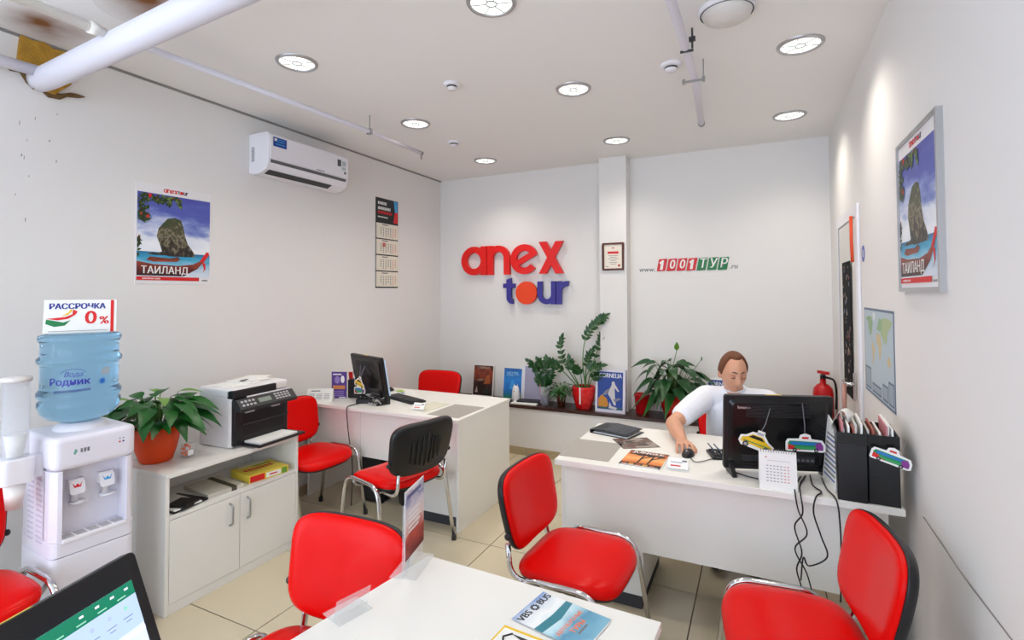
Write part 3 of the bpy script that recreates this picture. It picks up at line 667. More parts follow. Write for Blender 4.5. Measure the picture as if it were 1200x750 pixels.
dpart('plinth', -.92, -.555, 2.65, 3.14, 0, .07, t, M('plinth_dark', '#3a3a3e', .6), o=O2)
t = thing('near_table', 'white table in the foreground with brochures and an acrylic stand', 'table', (-.63, 1.0, 0), R(-2.3)); O3 = (-.63, 1.0)
pts = [(-.365, .385), (.375, .392), (.368, -.155), (-.425, -.16), (-.418, -.10)]
MB().prism(pts, .725, .75).build('tabletop', WHITE, t, bevel=.002)
for a, b in ((-.32, .33), (.31, .33), (-.37, -.11), (.31, -.11)): MB().box(a-.02, a+.02, b-.02, b+.02, 0, .725).build('leg', ALU, t)
t = thing('monitor_desk', 'white desk below the foreground monitor, just out of the photo', 'desk', (-1.0, .1, 0)); O4 = (-1.0, .1)
dpart('desktop', -1.36, -.62, -.5, .74, .726, .75, t, o=O4); dpart('side_panel', -1.34, -.64, .70, .72, 0, .726, t, o=O4); dpart('side_panel', -1.34, -.64, -.48, -.46, 0, .726, t, o=O4)

t = thing('computer_tower', 'black computer tower standing under the left desk', 'computer', (-2.70, 3.30, 0))
MB().box(-.095, .095, -.2, .2, .012, .42).build('case', BLACK, t, bevel=.006)
MB().box(-.09, .09, -.203, -.2, .03, .41).build('front_cover', DKGREY, t)
for x in (-.07, .07):
    for y in (-.16, .16): MB().lathe([(.015, 0), (.015, .012)], 10, X=Matrix.Translation((x, y, 0))).build('foot', DKGREY, t)
# ------------------------------------------------------------------ water cooler, bottle, cup dispenser
t = thing('water_cooler', 'white water cooler with hot and cold taps by the left wall', 'water cooler', (-2.80, 1.262, 0), R(90-4)); wd, dp = .305, .33   # local -y is the front
LIL = M('cooler_white', '#e9e6f0', .3, spec=.5)
body = MB().prism(rrect(wd, dp, .03), .02, .50).build('lower_body', LIL, t, bevel=.004)
upb = MB().prism(rrect(wd, dp, .03), .503, .565).prism([(-wd/2+.012, -dp/2+.085), (wd/2-.012, -dp/2+.085), (wd/2, -dp/2+.07), (wd/2, dp/2-.03), (wd/2-.03, dp/2), (-wd/2+.03, dp/2), (-wd/2, dp/2-.03), (-wd/2, -dp/2+.07)], .565, .86)
for sx in (-1, 1): upb.prism([(sx*wd/2, -dp/2+.09), (sx*wd/2, -dp/2+.03), (sx*(wd/2-.02), -dp/2+.004), (sx*(wd/2-.036), -dp/2), (sx*(wd/2-.036), -dp/2+.09)], .565, .86)
upb.build('tap_bay', LIL, t, bevel=.004)
MB().prism(rrect(wd+.006, dp+.006, .035), .86, 1.0).build('head', LIL, t, bevel=.022, seg=4)
MB().box(-wd/2+.036, wd/2-.036, -dp/2-.006, -dp/2+.08, .556, .572).build('drip_tray', PWHITE, t, bevel=.004)
gr = MB()
for k in range(5): gr.box(-.105+k*.045, -.07+k*.045, -dp/2+.01, -dp/2+.06, .5722, .5735)
gr.build('drip_grid', PGREY, t)
for x, col, nm in ((-.052, REDINK, 'red marked hot tap'), (.058, SKYINK, 'blue marked cold tap')):
    y = -dp/2+.085
    tp = MB().box(x-.026, x+.026, y-.03, y, .755, .80).prism(rrect(.055, .06, .012), 0, .012, X=frame((x, y-.034, .765), (1, 0, 0), (0, .25, .97), (0, -.97, .25))).lathe([(.014, 0), (.012, .05), (.017, .055)], 14, X=Matrix.Translation((x, y-.02, .705)))
    tp.lathe([(.0001, .0), (.03, 0), (.031, .008), (.0001, .008)], 16, X=Matrix.Translation((x+.008, y-.022, .693)))
    tap = tp.build('tap', PWHITE, t, label=nm)
    k = MB(); X = frame((x, y-.0465, .765), (1, 0, 0), (0, .25, .97), (0, -.97, .25))
    k.poly([(-.018, .024), (-.008, .008), (0, .018), (.008, .008), (.018, .024), (.012, .002), (-.012, .002)], .0006, 0, X)
    k.build('mark', col, tap)
k = MB()
X = frame((0, -dp/2-.0042, 0), (1, 0, 0), (0, 0, 1), (0, -1, 0))
for q in range(3): k.rect(-.06+q*.012, -.052+q*.012, .925, .942, 0, 0, X)
k.poly([(-.085, .925), (-.078, .945), (-.070, .935), (-.078, .92)], 0, 1, X)
for q in range(2): k.disc(.085+q*.014, .935, .004, .004, 0, 2+q, X, n=10); k.disc(.085+q*.014, .95, .003, .003, 0, 0, X, n=10)
k.build('badge', [GINK, M('badge_green', '#6fae9a', .5), REDINK, BLUEINK], t)
vv = MB()
for c in (-.04, .05):
    for q in range(13): vv.box(-wd/2-.0015, -wd/2, c-.03, c+.03, .55+q*.022, .556+q*.022)
vv.build('side_vent', M('vent_lilac', '#cfc9dc', .5), t)
MB().lathe([(.098, 1.0), (.095, 1.012), (.075, 1.03), (.05, 1.034), (.05, 1.0)], 32, caps=False).build('bottle_collar', PWHITE, t)
MB().box(-wd/2+.01, wd/2-.01, -dp/2+.01, dp/2-.01, 0, .02).build('foot', DKGREY, t)
MB().tube(spline([(-wd/2+.03, dp/2, .12), (-wd/2-.02, dp/2+.02, .35), (-wd/2-.04, dp/2+.05, .2), (-wd/2-.05, dp/2+.1, .02)]), .004, 8).build('power_cable', PWHITE, t)
BL = bpy.data.materials.new('bottle_blue'); BL.use_nodes = True; nt = BL.node_tree; b = nt.nodes['Principled BSDF']
b.inputs['Base Color'].default_value = (.36, .66, .90, 1); b.inputs['Roughness'].default_value = .06; b.inputs['Transmission Weight'].default_value = .93; b.inputs['IOR'].default_value = 1.33
t = thing('water_bottle', 'big ribbed blue water bottle upside down on the cooler', 'bottle', (-2.815, 1.265, 1.0), R(68))
r = .150
prof = [(.03, .0), (.045, .025), (.07, .035), (.115, .05), (.138, .075), (r-.001, .105), (r, .125), (r-.008, .135), (r-.008, .14), (r+.002, .152), (r+.002, .168), (r-.008, .182), (r-.009, .195), (r-.009, .285), (r-.006, .295),
        (r+.003, .303), (r+.003, .318), (r-.007, .328), (r-.008, .335), (r-.009, .385), (r-.003, .395), (r+.001, .405), (r-.002, .42), (.12, .432), (.06, .430), (.0001, .424)]
bt = MB().lathe(prof, 48).build('bottle_body', BL, t)
def wrapf(rad): return lambda p: (rad*math.sin(p[0]/rad), -rad*math.cos(p[0]/rad)-p[2], p[1])
lb = MB(); wr = wrapf(r-.0065)
lb.text('Родник', -.045, .222, .042, 0, 0, wrap=wr, bold=.0012); lb.text('Вода', -.03, .254, .028, 0, 0, wrap=wr, shear=.3)
arcp = [(.045*math.cos(R(a))-.03, .256+.022*math.sin(R(a))) for a in range(10, 190, 20)]
lb.tube([wr((x, y, 0)) for x, y in arcp], .001, 5, 0)
for q in range(3): lb.tube([wr((-.1, .184-.004*q, 0)), wr((-.02, .187-.004*q, 0)), wr((.03, .190-.004*q, 0))], .0012, 5, 0)
for a in range(8):
    c, s_ = math.cos(a*PI/4), math.sin(a*PI/4); lb.add([wr((.075+c*.018, .215+s_*.018, .0004)), wr((.075-s_*.006, .215+c*.006, .0004)), wr((.075-c*.002, .215-s_*.002, .0004)), wr((.075+s_*.006, .215-c*.006, .0004))], [(0, 1, 2, 3)], 1)
fl_ = [(.08, .24), (.105, .245), (.11, .265), (.095, .278), (.075, .272), (.065, .255)]
lb.add([wr((x, y, .0003)) for x, y in fl_], [tuple(range(6))], 2)
lb.build('label_print', [M('label_navy', '#2b2a9c', .4), M('label_blue', '#2b78d6', .4), M('label_pale', '#a9bccb', .5)], t)
t = thing('tent_card', 'white instalment offer card with a red zero percent standing on the water bottle', 'sign', (-2.815, 1.265, 1.431), R(63))
MB().prism([(-.052, 0), (-.048, 0), (.002, .146), (-.002, .148)], -.128, .128, X=frame((0, 0, 0), (0, 1, 0), (0, 0, 1), (1, 0, 0))).prism([(.050, 0), (.046, 0), (-.002, .146), (.002, .148)], -.128, .128, X=frame((0, 0, 0), (0, 1, 0), (0, 0, 1), (1, 0, 0))).build('card', PAPER, t)
nrm = Vector((0, -.946, .324)); X = frame((0, -.0525, 0), (1, 0, 0), (0, .324, .946), tuple(nrm))
k = MB().text('РАССРОЧКА', -.012, .124, .037, .001, 0, X, bold=.0016, sx=.86).text('0', .035, .068, .088, .001, 1, X, bold=.002).text('%', .083, .055, .052, .001, 1, X, bold=.0015).rect(.106, .118, 0, .154, .001, 1, X)
k.poly([(-.12, .045), (-.09, .03), (-.055, .035), (-.035, .06), (-.06, .05), (-.09, .058), (-.118, .065)], .001, 2, X)
k.poly([(-.118, .068), (-.08, .06), (-.045, .066), (-.02, .085), (-.012, .10), (-.028, .11), (-.03, .088), (-.055, .075)], .0014, 1, X)
k.poly([(-.07, .078), (-.045, .085), (-.03, .105), (-.036, .112), (-.045, .095)], .0016, 3, X)
k.rect(-.11, .095, .008, .010, .001, 4, X)
k.build('print', [BLUEINK, REDINK, GREENINK, YELLOWINK, GINK], t)
t = thing('cup_dispenser', 'clear tube cup dispenser with white holder on the side of the cooler', 'dispenser', (-2.765, 1.022, 0), R(86))
MB().lathe([(.044, .93), (.044, 1.245), (.0415, 1.245), (.0415, .93)], 32, caps=False).build('tube', M('clear_tube', '#eef0f6', .05, alpha=.2, spec=.6), t)
MB().lathe([(.0405, 1.245), (.049, 1.246), (.050, 1.254), (.049, 1.262), (.03, 1.268), (.0001, 1.268)], 32).build('lid', M('lid_white', '#dcd6d3', .4), t)
MB().prism(rrect(.115, .10, .03, cx=.0, cy=0), .832, .935).box(.03, .088, -.02, .03, .835, .93).build('holder', PWHITE, t, bevel=.006)
MB().lathe([(.0001, .73), (.024, .732), (.026, .728), (.036, .832), (.034, .832), (.024, .735)], 24, caps=False).build('paper_cup', PAPER, t)
for q in range(1): MB().lathe([(.0001, .94+q*.05), (.026, .94+q*.05), (.037, 1.03+q*.05), (.035, 1.03+q*.05), (.024, .945+q*.05)], 24, caps=False).build('paper_cup', PAPER, t)

# ------------------------------------------------------------------ things on and in the low cabinet
def leaf_mesh(L, W, mat, droop=.5, fold=.25, n=6):
    """Pointed leaf along +y from the origin, arching down."""
    V = []; F = []
    for i in range(n+1):
        u = i/n; w_ = W*math.sin(PI*min(1, u**.75))*(1-.15*u)+.0015; y = L*u; z = -droop*L*u*u
        V += [(-w_, y, z+fold*w_), (0, y, z), (w_, y, z+fold*w_)]
    for i in range(n):
        for j in (0, 1): a = i*3+j; F.append((a, a+1, a+4, a+3))
    return MB().add(V, F, 0, True).mesh('leaf', mat)
def potted(name, lab, loc, potprof, potmat, rings, stemcol, seed, r0=.02, h0=.0, soil=None, rot=0, squash=None):
    """Leafy plant: rings = list of (count, stem length, elevation deg, leaf length, leaf half width, droop, material)."""
    t = thing(name, lab, 'plant', loc, rot)
    MB().lathe(potprof, 40, caps=False).build('pot', potmat, t)
    zt = potprof[-1][1] if soil is None else soil[1]; rs = soil[0] if soil else potprof[-1][0]
    MB().lathe([(.0001, zt), (rs*.6, zt+.004), (rs, zt)], 24, caps=False).build('soil', SOIL, t)
    rn = random.Random(seed); st = MB()
    for (n, sl, el, L, W, dr, mt) in rings:
        ms = [leaf_mesh(L*k, W*k, mt, dr) for k in (.85, 1, 1.12)]
        for k in range(n):
            a = 2*PI*(k+rn.uniform(-.3, .3))/n; e = R(el+rn.uniform(-9, 9)); s_ = sl*rn.uniform(.8, 1.15)
            d0 = Vector((math.cos(a), math.sin(a), 0)); lk = 1
            if squash and d0[squash[0]]*squash[1] > 0: lk = 1-squash[2]*abs(d0[squash[0]]); a = a if lk > .55 else a+.9*(1 if k % 2 else -1); d0 = Vector((math.cos(a)*lk, math.sin(a)*lk, 0))
            b0 = d0*r0+Vector((0, 0, zt)); tip = b0+d0*s_*math.cos(e)+Vector((0, 0, s_*math.sin(e)))
            mid = b0.lerp(tip, .5)+Vector((0, 0, s_*.12)); st.tube([b0, mid, tip], .0022, 5)
            o = bpy.data.objects.new('leaf', ms[rn.randrange(3)]); COL.objects.link(o); o.parent = t; o.location = tip
            o.rotation_euler = (Matrix.Rotation(a-PI/2, 4, 'Z') @ Matrix.Rotation(R(rn.uniform(-5, 35))*(1 if el > 50 else .5), 4, 'X') @ Matrix.Rotation(R(rn.uniform(-25, 25)), 4, 'Y')).to_euler(); o.scale = (1, max(.55, lk), 1)
    st.build('stems', stemcol, t)
    return t
OR = M('orange_pot', '#e8480a', .4)
potted('potted_plant', 'bushy green plant in an orange pot on the low cabinet', (-2.965, 1.685, .70),
       [(.0001, 0), (.070, 0), (.077, .006), (.095, .06), (.107, .12), (.111, .185), (.107, .188), (.103, .18), (.101, .16)], OR,
       [(9, .16, 82, .11, .031, .25, LEAF), (16, .175, 66, .125, .035, .35, LEAF), (20, .18, 50, .135, .037, .5, LEAF), (20, .165, 36, .135, .038, .7, LEAF), (12, .12, 30, .12, .036, .8, LEAF), (5, .19, 66, .11, .027, .3, LEAF3)], STEM, 4, .03, soil=(.098, .165), squash=(0, -1, .35))
t = thing('candy_jar', 'small clear jar of orange sweets on the low cabinet', 'jar', (-2.875, 1.80, .70))
MB().lathe([(.0001, 0), (.030, 0), (.036, .008), (.041, .03), (.040, .05), (.034, .062), (.036, .072), (.033, .072), (.031, .062), (.037, .05), (.038, .03), (.033, .010), (.0001, .006)], 28, caps=False).build('jar', M('thin_jar', '#f4f8fa', .05, alpha=.10), t)
rn = random.Random(2)
for k in range(26):
    a, q = rn.uniform(0, 6.28), rn.uniform(0, .025)
    MB().ball((0, 0, 0), .011, .009, .008, 8).build('sweet', M('sweet_orange', '#ff7a1e', .4) if k % 9 else PAPER, t, loc=(q*math.cos(a), q*math.sin(a), .016+(k//6)*.011), rz=a)
MB().rect(-.018, .010, .018, .045, 0, 0, frame((.041, -.005, 0), (.2, 1, 0), (0, 0, 1), (1, -.2, 0))).build('paper_tag', PAPER, t)
# printer
t = thing('printer', 'black fronted white laser printer with paper in its tray on the low cabinet', 'printer', (-2.91, 2.19, .70), R(93)); w, dd = .42, .27    # front is local -y
MB().prism(rrect(w, dd, .02, cy=.02), .0, .30).build('body', M('printer_white', '#e8e5e4', .4), t, bevel=.012, seg=3)
MB().box(-w/2+.012, w/2-.012, -dd/2-.002, -dd/2+.04, .01, .285).build('front_panel', BLACK, t, bevel=.01, seg=3)
MB().prism(rrect(w, .30, .03, cy=.02), .29, .345).build('scanner_lid', M('printer_white', '#e8e5e4', .4), t, bevel=.012, seg=3)
MB().box(-w/2, w/2-.11, -dd/2-.006, -dd/2+.05, .288, .338).build('lid_front', BLACK, t, bevel=.006)
MB().box(-w/2+.09, w/2-.02, -dd/2-.010, -dd/2-.0055, .286, .294).build('lid_strip', PWHITE, t)
pr = [(-dd/2+.02, .275), (-dd/2-.012, .285), (-dd/2-.06, .232), (-dd/2-.058, .215), (-dd/2, .215)]
cp = MB().prism(pr, -w/2+.01, w/2+.01, X=frame((0, 0, 0), (0, 1, 0), (0, 0, 1), (1, 0, 0))).build('control_panel', DKGREY, t, bevel=.004)
Xp = frame((0, -dd/2-.0125, .2855), (1, 0, 0), (0, .67, .74), (0, -.74, .67))
k = MB().rect(-.06, .03, -.05, -.02, .0006, 0, Xp)
k.build('display', M('lcd_grey', '#7f8a80', .3), cp)
k = MB()
for a in range(5):
    for b_ in range(3): k.box(.06+a*.024, .076+a*.024, -.055+b_*.017, -.045+b_*.017, 0, .003, 0, Xp)
for a in range(4):
    for b_ in range(2): k.box(-.18+a*.026, -.165+a*.026, -.055+b_*.025, -.042+b_*.025, 0, .003, 0, Xp)
k.build('buttons', PGREY, cp)
MB().box(-w/2+.07, w/2-.05, -dd/2-.003, -dd/2+.03, .065, .19).build('paper_slot', M('slot_black', '#08080a', .5), t)
MB().box(-w/2+.06, w/2-.02, -dd/2-.012, -dd/2-.002, .125, .138).build('slot_bar', DKGREY, t, bevel=.003)
for x in (-.10, .09): MB().box(x-.03, x+.03, -dd/2-.014, -dd/2-.002, .195, .204).build('catch', PGREY, t)
MB().box(-w/2+.06, w/2-.01, -dd/2-.15, -dd/2, .008, .022).build('paper_tray', BLACK, t, bevel=.005)
MB().box(-w/2+.08, w/2-.06, -dd/2-.13, -dd/2, .022, .032).build('paper_stack', PAPER, t)
t = thing('loose_papers', 'white papers and leaflets lying on top of the printer', 'papers', (-2.94, 2.19, 1.045), R(93))
for k, (x, y, a) in enumerate([(-.05, .0, .1), (.06, .03, -.2), (.10, .05, .35)]): MB().box(-.11, .11, -.075, .075, 0, .004, X=RZ(a, (x, y, .004*k))).build('sheet', PAPER, t)
MB().box(-.03, .03, -.01, .01, .012, .016, X=RZ(.3)).build('pen', DKGREY, t)
# shelf contents
t = thing('black_file', 'black file folder with white sheets on the cabinet shelf, left end', 'folder', (-2.82, 1.70, .486), R(8))
MB().box(-.10, .12, -.10, .10, 0, .012).box(.02, .13, -.09, .02, .012, .03, X=RZ(.2)).build('cover', BLACK, t, bevel=.003)
MB().box(-.09, .13, -.085, .06, .012, .018, X=RZ(-.1)).build('sheet', PAPER, t)
t = thing('clipboard_papers', 'grey stack of papers with a dark strap lying on the cabinet shelf', 'papers', (-2.84, 1.93, .486), R(-6))
MB().box(-.13, .13, -.10, .10, 0, .022).build('paper_stack', M('old_paper', '#cfc9bb', .7), t, bevel=.002)
MB().box(-.131, .131, .03, .06, -.0, .024).build('strap', M('strap_olive', '#4a4636', .6), t)
t = thing('paper_ream', 'yellow and white box of copy paper on the cabinet shelf', 'paper ream', (-2.80, 2.20, .486), R(-8))
MB().box(-.105, .105, -.125, .125, 0, .045).build('wrapper', M('ream_yellow', '#e9cf4a', .45), t, bevel=.003)
k = MB()
for q in range(7): k.poly([(-.02, -.10+q*.026), (-.02, -.082+q*.026), (.018, -.076+q*.026), (.018, -.094+q*.026)], .0456, 0)
k.rect(-.09, -.07, -.09, .08, .0456, 1); k.rect(-.06, -.045, -.02, .10, .0456, 2)
k.build('top_print', [REDINK, PAPER, M('ream_green', '#6fa23b', .5), PAPER], t); k = MB()
X = frame((.1056, 0, 0), (0, 1, 0), (0, 0, 1), (1, 0, 0))
k.rect(-.12, -.03, .004, .04, .0003, 0, X); k.rect(-.02, .075, .008, .036, .0003, 3, X); k.rect(.08, .115, .004, .04, .0003, 2, X); k.rect(-.0, .05, .018, .026, .0006, 0, X)
k.build('side_print', [REDINK, PAPER, M('ream_green', '#6fa23b', .5), PAPER], t)
# ------------------------------------------------------------------ all-in-one monitors (screen is local -y)
def monitor(lab, loc, rz, w=.49, h=.34, th=.055, tilt=12, lift=.02, badge=None, screen=None, slots=True, m=.036):
    t = thing('computer_monitor', lab, 'monitor', loc, rz)
    T4 = Matrix.Translation((0, 0, lift)) @ Matrix.Rotation(-R(tilt), 4, 'X')
    MB().prism(rrect(w, h, .012, cy=h/2), -th*.45, .0, X=T4 @ frame((0, 0, 0), (1, 0, 0), (0, 0, 1), (0, -1, 0))).build('bezel', BLACK, t, bevel=.003)
    bk = MB(); XB = T4 @ frame((0, 0, 0), (-1, 0, 0), (0, 0, 1), (0, 1, 0))
    o = rrect(w-.004, h-.004, .012, cy=h/2); i = rrect(w-.07, h-.07, .02, cy=h/2); n = len(o)
    bk.add([(x, y, -.0) for x, y in o]+[(x, y, th*.25) for x, y in o]+[(x, y, th*.62) for x, y in i], [(q+k*n, (q+1) % n+k*n, (q+1) % n+(k+1)*n, q+(k+1)*n) for k in (0, 1) for q in range(n)], 0, False, XB)
    bk.poly(i, th*.62, 0, XB)
    hs = bk.build('back_shell', M('glossy_black', '#0e0e10', .25), t)
    v = MB()
    for k in range(11): v.box(-w*.30, w*.30, h*.72+k*.0055, h*.72+k*.0055+.0022, th*.62, th*.62+.0012, 0, XB)
    v.build('vent_slats', DKGREY, hs)
    pp = MB().rect(-w*.34, w*.34, .045, .075, th*.62+.001, 0, XB)
    for k in range(7): pp.rect(w*.05+k*.02, w*.05+.013+k*.02, .05, .062, th*.62+.0016, 1, XB)
    pp.build('port_panel', [DKGREY, M('port_grey', '#6a6a70', .4)], hs)
    if slots:
        s_ = MB()
        for k in range(5): s_.rect(w*.46-.006, w*.46+.004, h*.3+k*.022, h*.3+.014+k*.022, th*.31, 0, XB)
        s_.build('side_ports', DKGREY, hs)
    if badge: MB().text(badge, -w*.5+.085, h-.055, .021, th*.64, 0, XB, bold=.0005).build('badge', M('badge_pink', '#c9a9ae', .4), hs)
    MB().rect(-.05, .02, 0, .010, 0, 0, T4 @ frame((.0, th*.25, h+.0006-.0), (-1, 0, 0), (0, -1, 0), (0, 0, 1))).build('yellow_label', YELLOWINK, hs)
    for sx in (-1, 1):
        MB().prism([(-.012, 0), (.10, 0), (.10, .010), (.045, .05), (.012, .06), (-.012, .04)], sx*(w/2-.03)-.011, sx*(w/2-.03)+.011, X=frame((0, 0, 0), (0, 1, 0), (0, 0, 1), (1, 0, 0))).build('foot', BLACK, t, bevel=.003)
    XS = T4 @ frame((0, -th*.45-.0006, 0), (1, 0, 0), (0, 0, 1), (0, -1, 0))
    if screen:
        sc = MB().rect(-w/2+m, w/2-m, m, h-m, 0, 0, XS).rect(-w/2+m, w/2-m, h-m-.026, h-m, .0004, 1, XS).rect(-w/2+m, w/2-m, h-m-.085, h-m-.026, .0004, 2, XS)
        sc.rect(-w/2+m, w/2-m, h-m-.098, h-m-.090, .0006, 3, XS)
        rn = random.Random(4)
        for k in range(4): x = w/2-m-.012-k*.03; sc.rect(x-.008, x, h-m-.012, h-m-.008, .0007, 3, XS)
        for k in range(9): x = w/2-m-.02-k*.040; sc.rect(x-.018, x, h-m-.022, h-m-.0195, .0007, 5, XS)
        for k in range(12):
            x = w/2-m-.015-k*.034
            sc.disc(x-.012, h-m-.042, .005, .005, .0007, 6 if k % 3 else 5, XS, n=4); sc.rect(x-.022, x-.002, h-m-.060, h-m-.0585, .0007, 4, XS); sc.rect(x-.018, x-.006, h-m-.067, h-m-.0655, .0007, 4, XS)
        for k in range(16): sc.rect(-w/2+m, w/2-m, h-m-.130-k*.011, h-m-.1294-k*.011, .0006, 6, XS)
        for k in range(9): sc.rect(-w/2+m+.045*k, -w/2+m+.0008+.045*k, m, h-m-.118, .0006, 6, XS)
        for k in range(14):
            x = -w/2+m+.01+rn.random()*.3; y = h-m-.138-rn.randrange(14)*.011; sc.rect(x, x+rn.uniform(.02, .05), y, y+.004, .0007, 4, XS)
        for k in range(3): sc.rect(w/2-m-.06, w/2-m-.02, h-m-.2-k*.04, h-m-.197-k*.04, .0007, 4, XS)
        def scr(n_, c_, e_): return M('screen_'+n_, c_, .25, emit=e_)
        sc.build('screen', [scr('white', '#d5e2f5', .42), scr('green', '#12795a', .42), scr('pale', '#b4c9ea', .45), scr('ice', '#e4eefc', .45), scr('text', '#6f7f9c', .35), scr('mint', '#8fd0b8', .4), scr('line', '#aebdd4', .4)], t)
    else:
        MB().rect(-w/2+m*.7, w/2-m*.7, m, h-m*.7, 0, 0, XS).build('screen', M('screen_glow', '#bcd0ea', .2, emit=.5), t)
    return t
monitor('foreground monitor showing a green and white spreadsheet, cut by the bottom left corner', (-1.015, .442, .75), R(107), h=.335, tilt=21, m=.046, badge=None, screen=1, lift=-.003)
monitor('black monitor seen from behind on the left desk, with a dangling car tag', (-2.79, 3.235, .75), R(160), h=.35, tilt=10)
monitor('large black monitor seen from behind, in front of the man on the right desk', (.055, 2.735, .75), R(198), w=.475, h=.355, tilt=6, badge='lenovo')

# ------------------------------------------------------------------ small desk things
def sheet(name, lab, cat, loc, rz, w, h, th, mat, art=None, mats=None, group=None):
    t = thing(name, lab, cat, loc, rz, group)
    MB().box(-w/2, w/2, -h/2, h/2, 0, th).build('sheet', mat, t)
    if art:
        m = MB(); art(m); o = m.build('print', mats, t); o.location = (0, 0, th+.0004)
    return t
GMAT = M('desk_mat_grey', '#a7a19a', .5)
sheet('desk_mat', 'grey desk mat on the front left corner of the right desk', 'desk mat', (-.83, 2.71, .75), R(1), .265, .33, .002, GMAT)
sheet('desk_mat', 'grey desk mat on the right end of the left desk', 'desk mat', (-1.985, 3.185, .75), R(-1), .26, .36, .002, GMAT)
sheet('paper_pad', 'pale paper pad beside the grey mat on the left desk', 'paper pad', (-2.24, 3.21, .75), R(-3), .16, .30, .004, M('pad_cream', '#dcd8c6', .7))
def card_holder(loc, rz, lab):
    t = thing('card_holder', lab, 'card holder', loc, rz)
    MB().prism([(-.035, 0), (.03, 0), (.03, .004), (-.01, .006), (.018, .042), (.014, .044), (-.016, .006), (-.03, .006), (-.034, .014)], -.05, .05, X=frame((0, 0, 0), (0, 1, 0), (0, 0, 1), (1, 0, 0))).build('holder', ACRYL, t)
    X = frame((0, -.0165, .006), (1, 0, 0), (0, .6, .8), (0, -.8, .6))
    MB().box(-.046, .046, .001, .052, -.004, .002, X=X).build('cards', PAPER, t)
    k = MB().rect(-.035, .012, .012, .018, .0026, 0, X).rect(-.035, .02, .03, .033, .0026, 1, X).rect(.018, .04, .036, .044, .0026, 1, X)
    k.build('print', [REDINK, GINK], t)
card_holder((-2.245, 3.085, .754), R(4), 'white business cards in a clear holder on the left desk')
card_holder((-.362, 2.585, .75), R(2), 'white business cards with a red line in a clear holder on the right desk')
# folders and brochures on the right desk
t = thing('leather_folder', 'half open black document folder at the back left of the right desk', 'folder', (-.79, 3.10, .75), R(-14))
MB().box(-.13, .13, -.10, .10, 0, .004).box(-.13, -.125, -.10, .10, 0, .02).prism([(-.128, .016), (-.05, .026), (.12, .020), (.12, .024), (-.05, .031), (-.13, .022)], -.10, .10, X=frame((0, 0, 0), (1, 0, 0), (0, 0, 1), (0, -1, 0))).build('cover', M('black_leather', '#24262b', .35, bump=.1, bs=120), t)
MB().box(-.11, .115, -.09, .09, .004, .009).build('sheet', PAPER, t)
k = MB()
for a in range(9):
    for b_ in range(6): k.box(-.04+a*.017, -.026+a*.017, -.085+b_*.028, -.064+b_*.028, .0285-a*.0004, .0305-a*.0004)
k.build('embossing', M('embossed_grey', '#4a4d55', .4), t)
def collage(cols, n, w, h, seed):
    def f(m):
        rn = random.Random(seed)
        for k in range(n):
            a, b_ = rn.uniform(.1, .35)*w, rn.uniform(.06, .25)*h; x, y = rn.uniform(-w/2, w/2-a), rn.uniform(-h/2, h/2-b_)
            m.rect(x, x+a, y, y+b_, k*2e-5, rn.randrange(cols))
    return f
sheet('leaflet', 'brown grey patterned leaflet beside the folder on the right desk', 'leaflet', (-.64, 2.93, .75), R(33), .21, .19, .002, M('leaflet_brown', '#75685f', .5), collage(3, 40, .21, .19, 3), [M('leaf_a', '#4b4440', .5), M('leaf_b', '#a1948a', .5), M('leaf_c', '#6b4d45', .5)])
SUN = ramp_mat('printed_sunset', [(0, '#3a1a12'), (.25, '#e07a2c'), (.5, '#f2b065'), (.75, '#d96a2a'), (1, '#5a2c22')], 'Y', -.125, .125, (12, .25, (1, 3, 1)))
def savanna(m):
    m.rect(-.10, .10, -.125, .125, 0, 0)
    m.rect(-.10, .10, -.125, -.075, 1e-4, 1)
    for x in (-.02, .03):
        m.poly([(x-.006, -.08), (x+.004, -.08), (x+.012, .06), (x+.004, .07)], 2e-4, 1); m.poly([(x, .0), (x+.05, .07), (x+.06, .07), (x+.006, -.01)], 2e-4, 1)
    for k in range(9): m.disc(-.07+k*.018, .07+.012*math.sin(k*2.1), .022, .014, 2.5e-4+k*1e-6, 1, n=9)
    m.text('JUNGLE', 0, .098, .045, 3e-4, 2, bold=.001); m.rect(-.09, .09, -.12, -.112, 3e-4, 2)
    for k in range(5): m.rect(-.09+k*.034, -.066+k*.034, -.108, -.085, 3e-4, 3+k % 2)
sheet('magazine', 'magazine with an orange sunset cover on the right desk', 'magazine', (-.535, 2.65, .75), R(-2), .205, .26, .006, PAPER, savanna, [SUN, M('print_dark_brown', '#2a1712', .5), PAPER, M('sunset_rust', '#a5502a', .5), M('sunset_gold', '#d99a45', .5)])
def keyboard(loc, rz, lab, w=.42):
    t = thing('keyboard', lab, 'keyboard', loc, rz)
    MB().box(-w/2, w/2, -.07, .07, 0, .014).build('base', BLACK, t, bevel=.004)
    k = MB()
    for r_ in range(5):
        for c in range(int(w/.021)-1): k.box(-w/2+.014+c*.021, -w/2+.031+c*.021, -.058+r_*.023, -.040+r_*.023, .014, .020)
    k.build('keys', DKGREY, t)
    return t
keyboard((-.055, 2.93, .75), R(198), 'black keyboard at the left of the large monitor on the right desk', .40)
keyboard((-2.575, 3.345, .75), R(160), 'black keyboard behind the monitor on the left desk', .40)
def mouse(loc, rz, lab):
    t = thing('computer_mouse', lab, 'mouse', loc, rz)
    MB().ball((0, 0, .004), .030, .055, .030, 20).build('shell', BLACK, t)
    MB().lathe([(.006, -.003), (.007, 0), (.006, .003)], 10, X=frame((0, -.028, .030), (0, 1, 0), (0, 0, 1), (1, 0, 0))).build('wheel', PGREY, t)
    return t
mouse((-.345, 2.825, .75), R(-8), 'black mouse under the right hand of the man')
mouse((-2.93, 3.58, .75), R(160), 'black mouse at the back of the left desk')
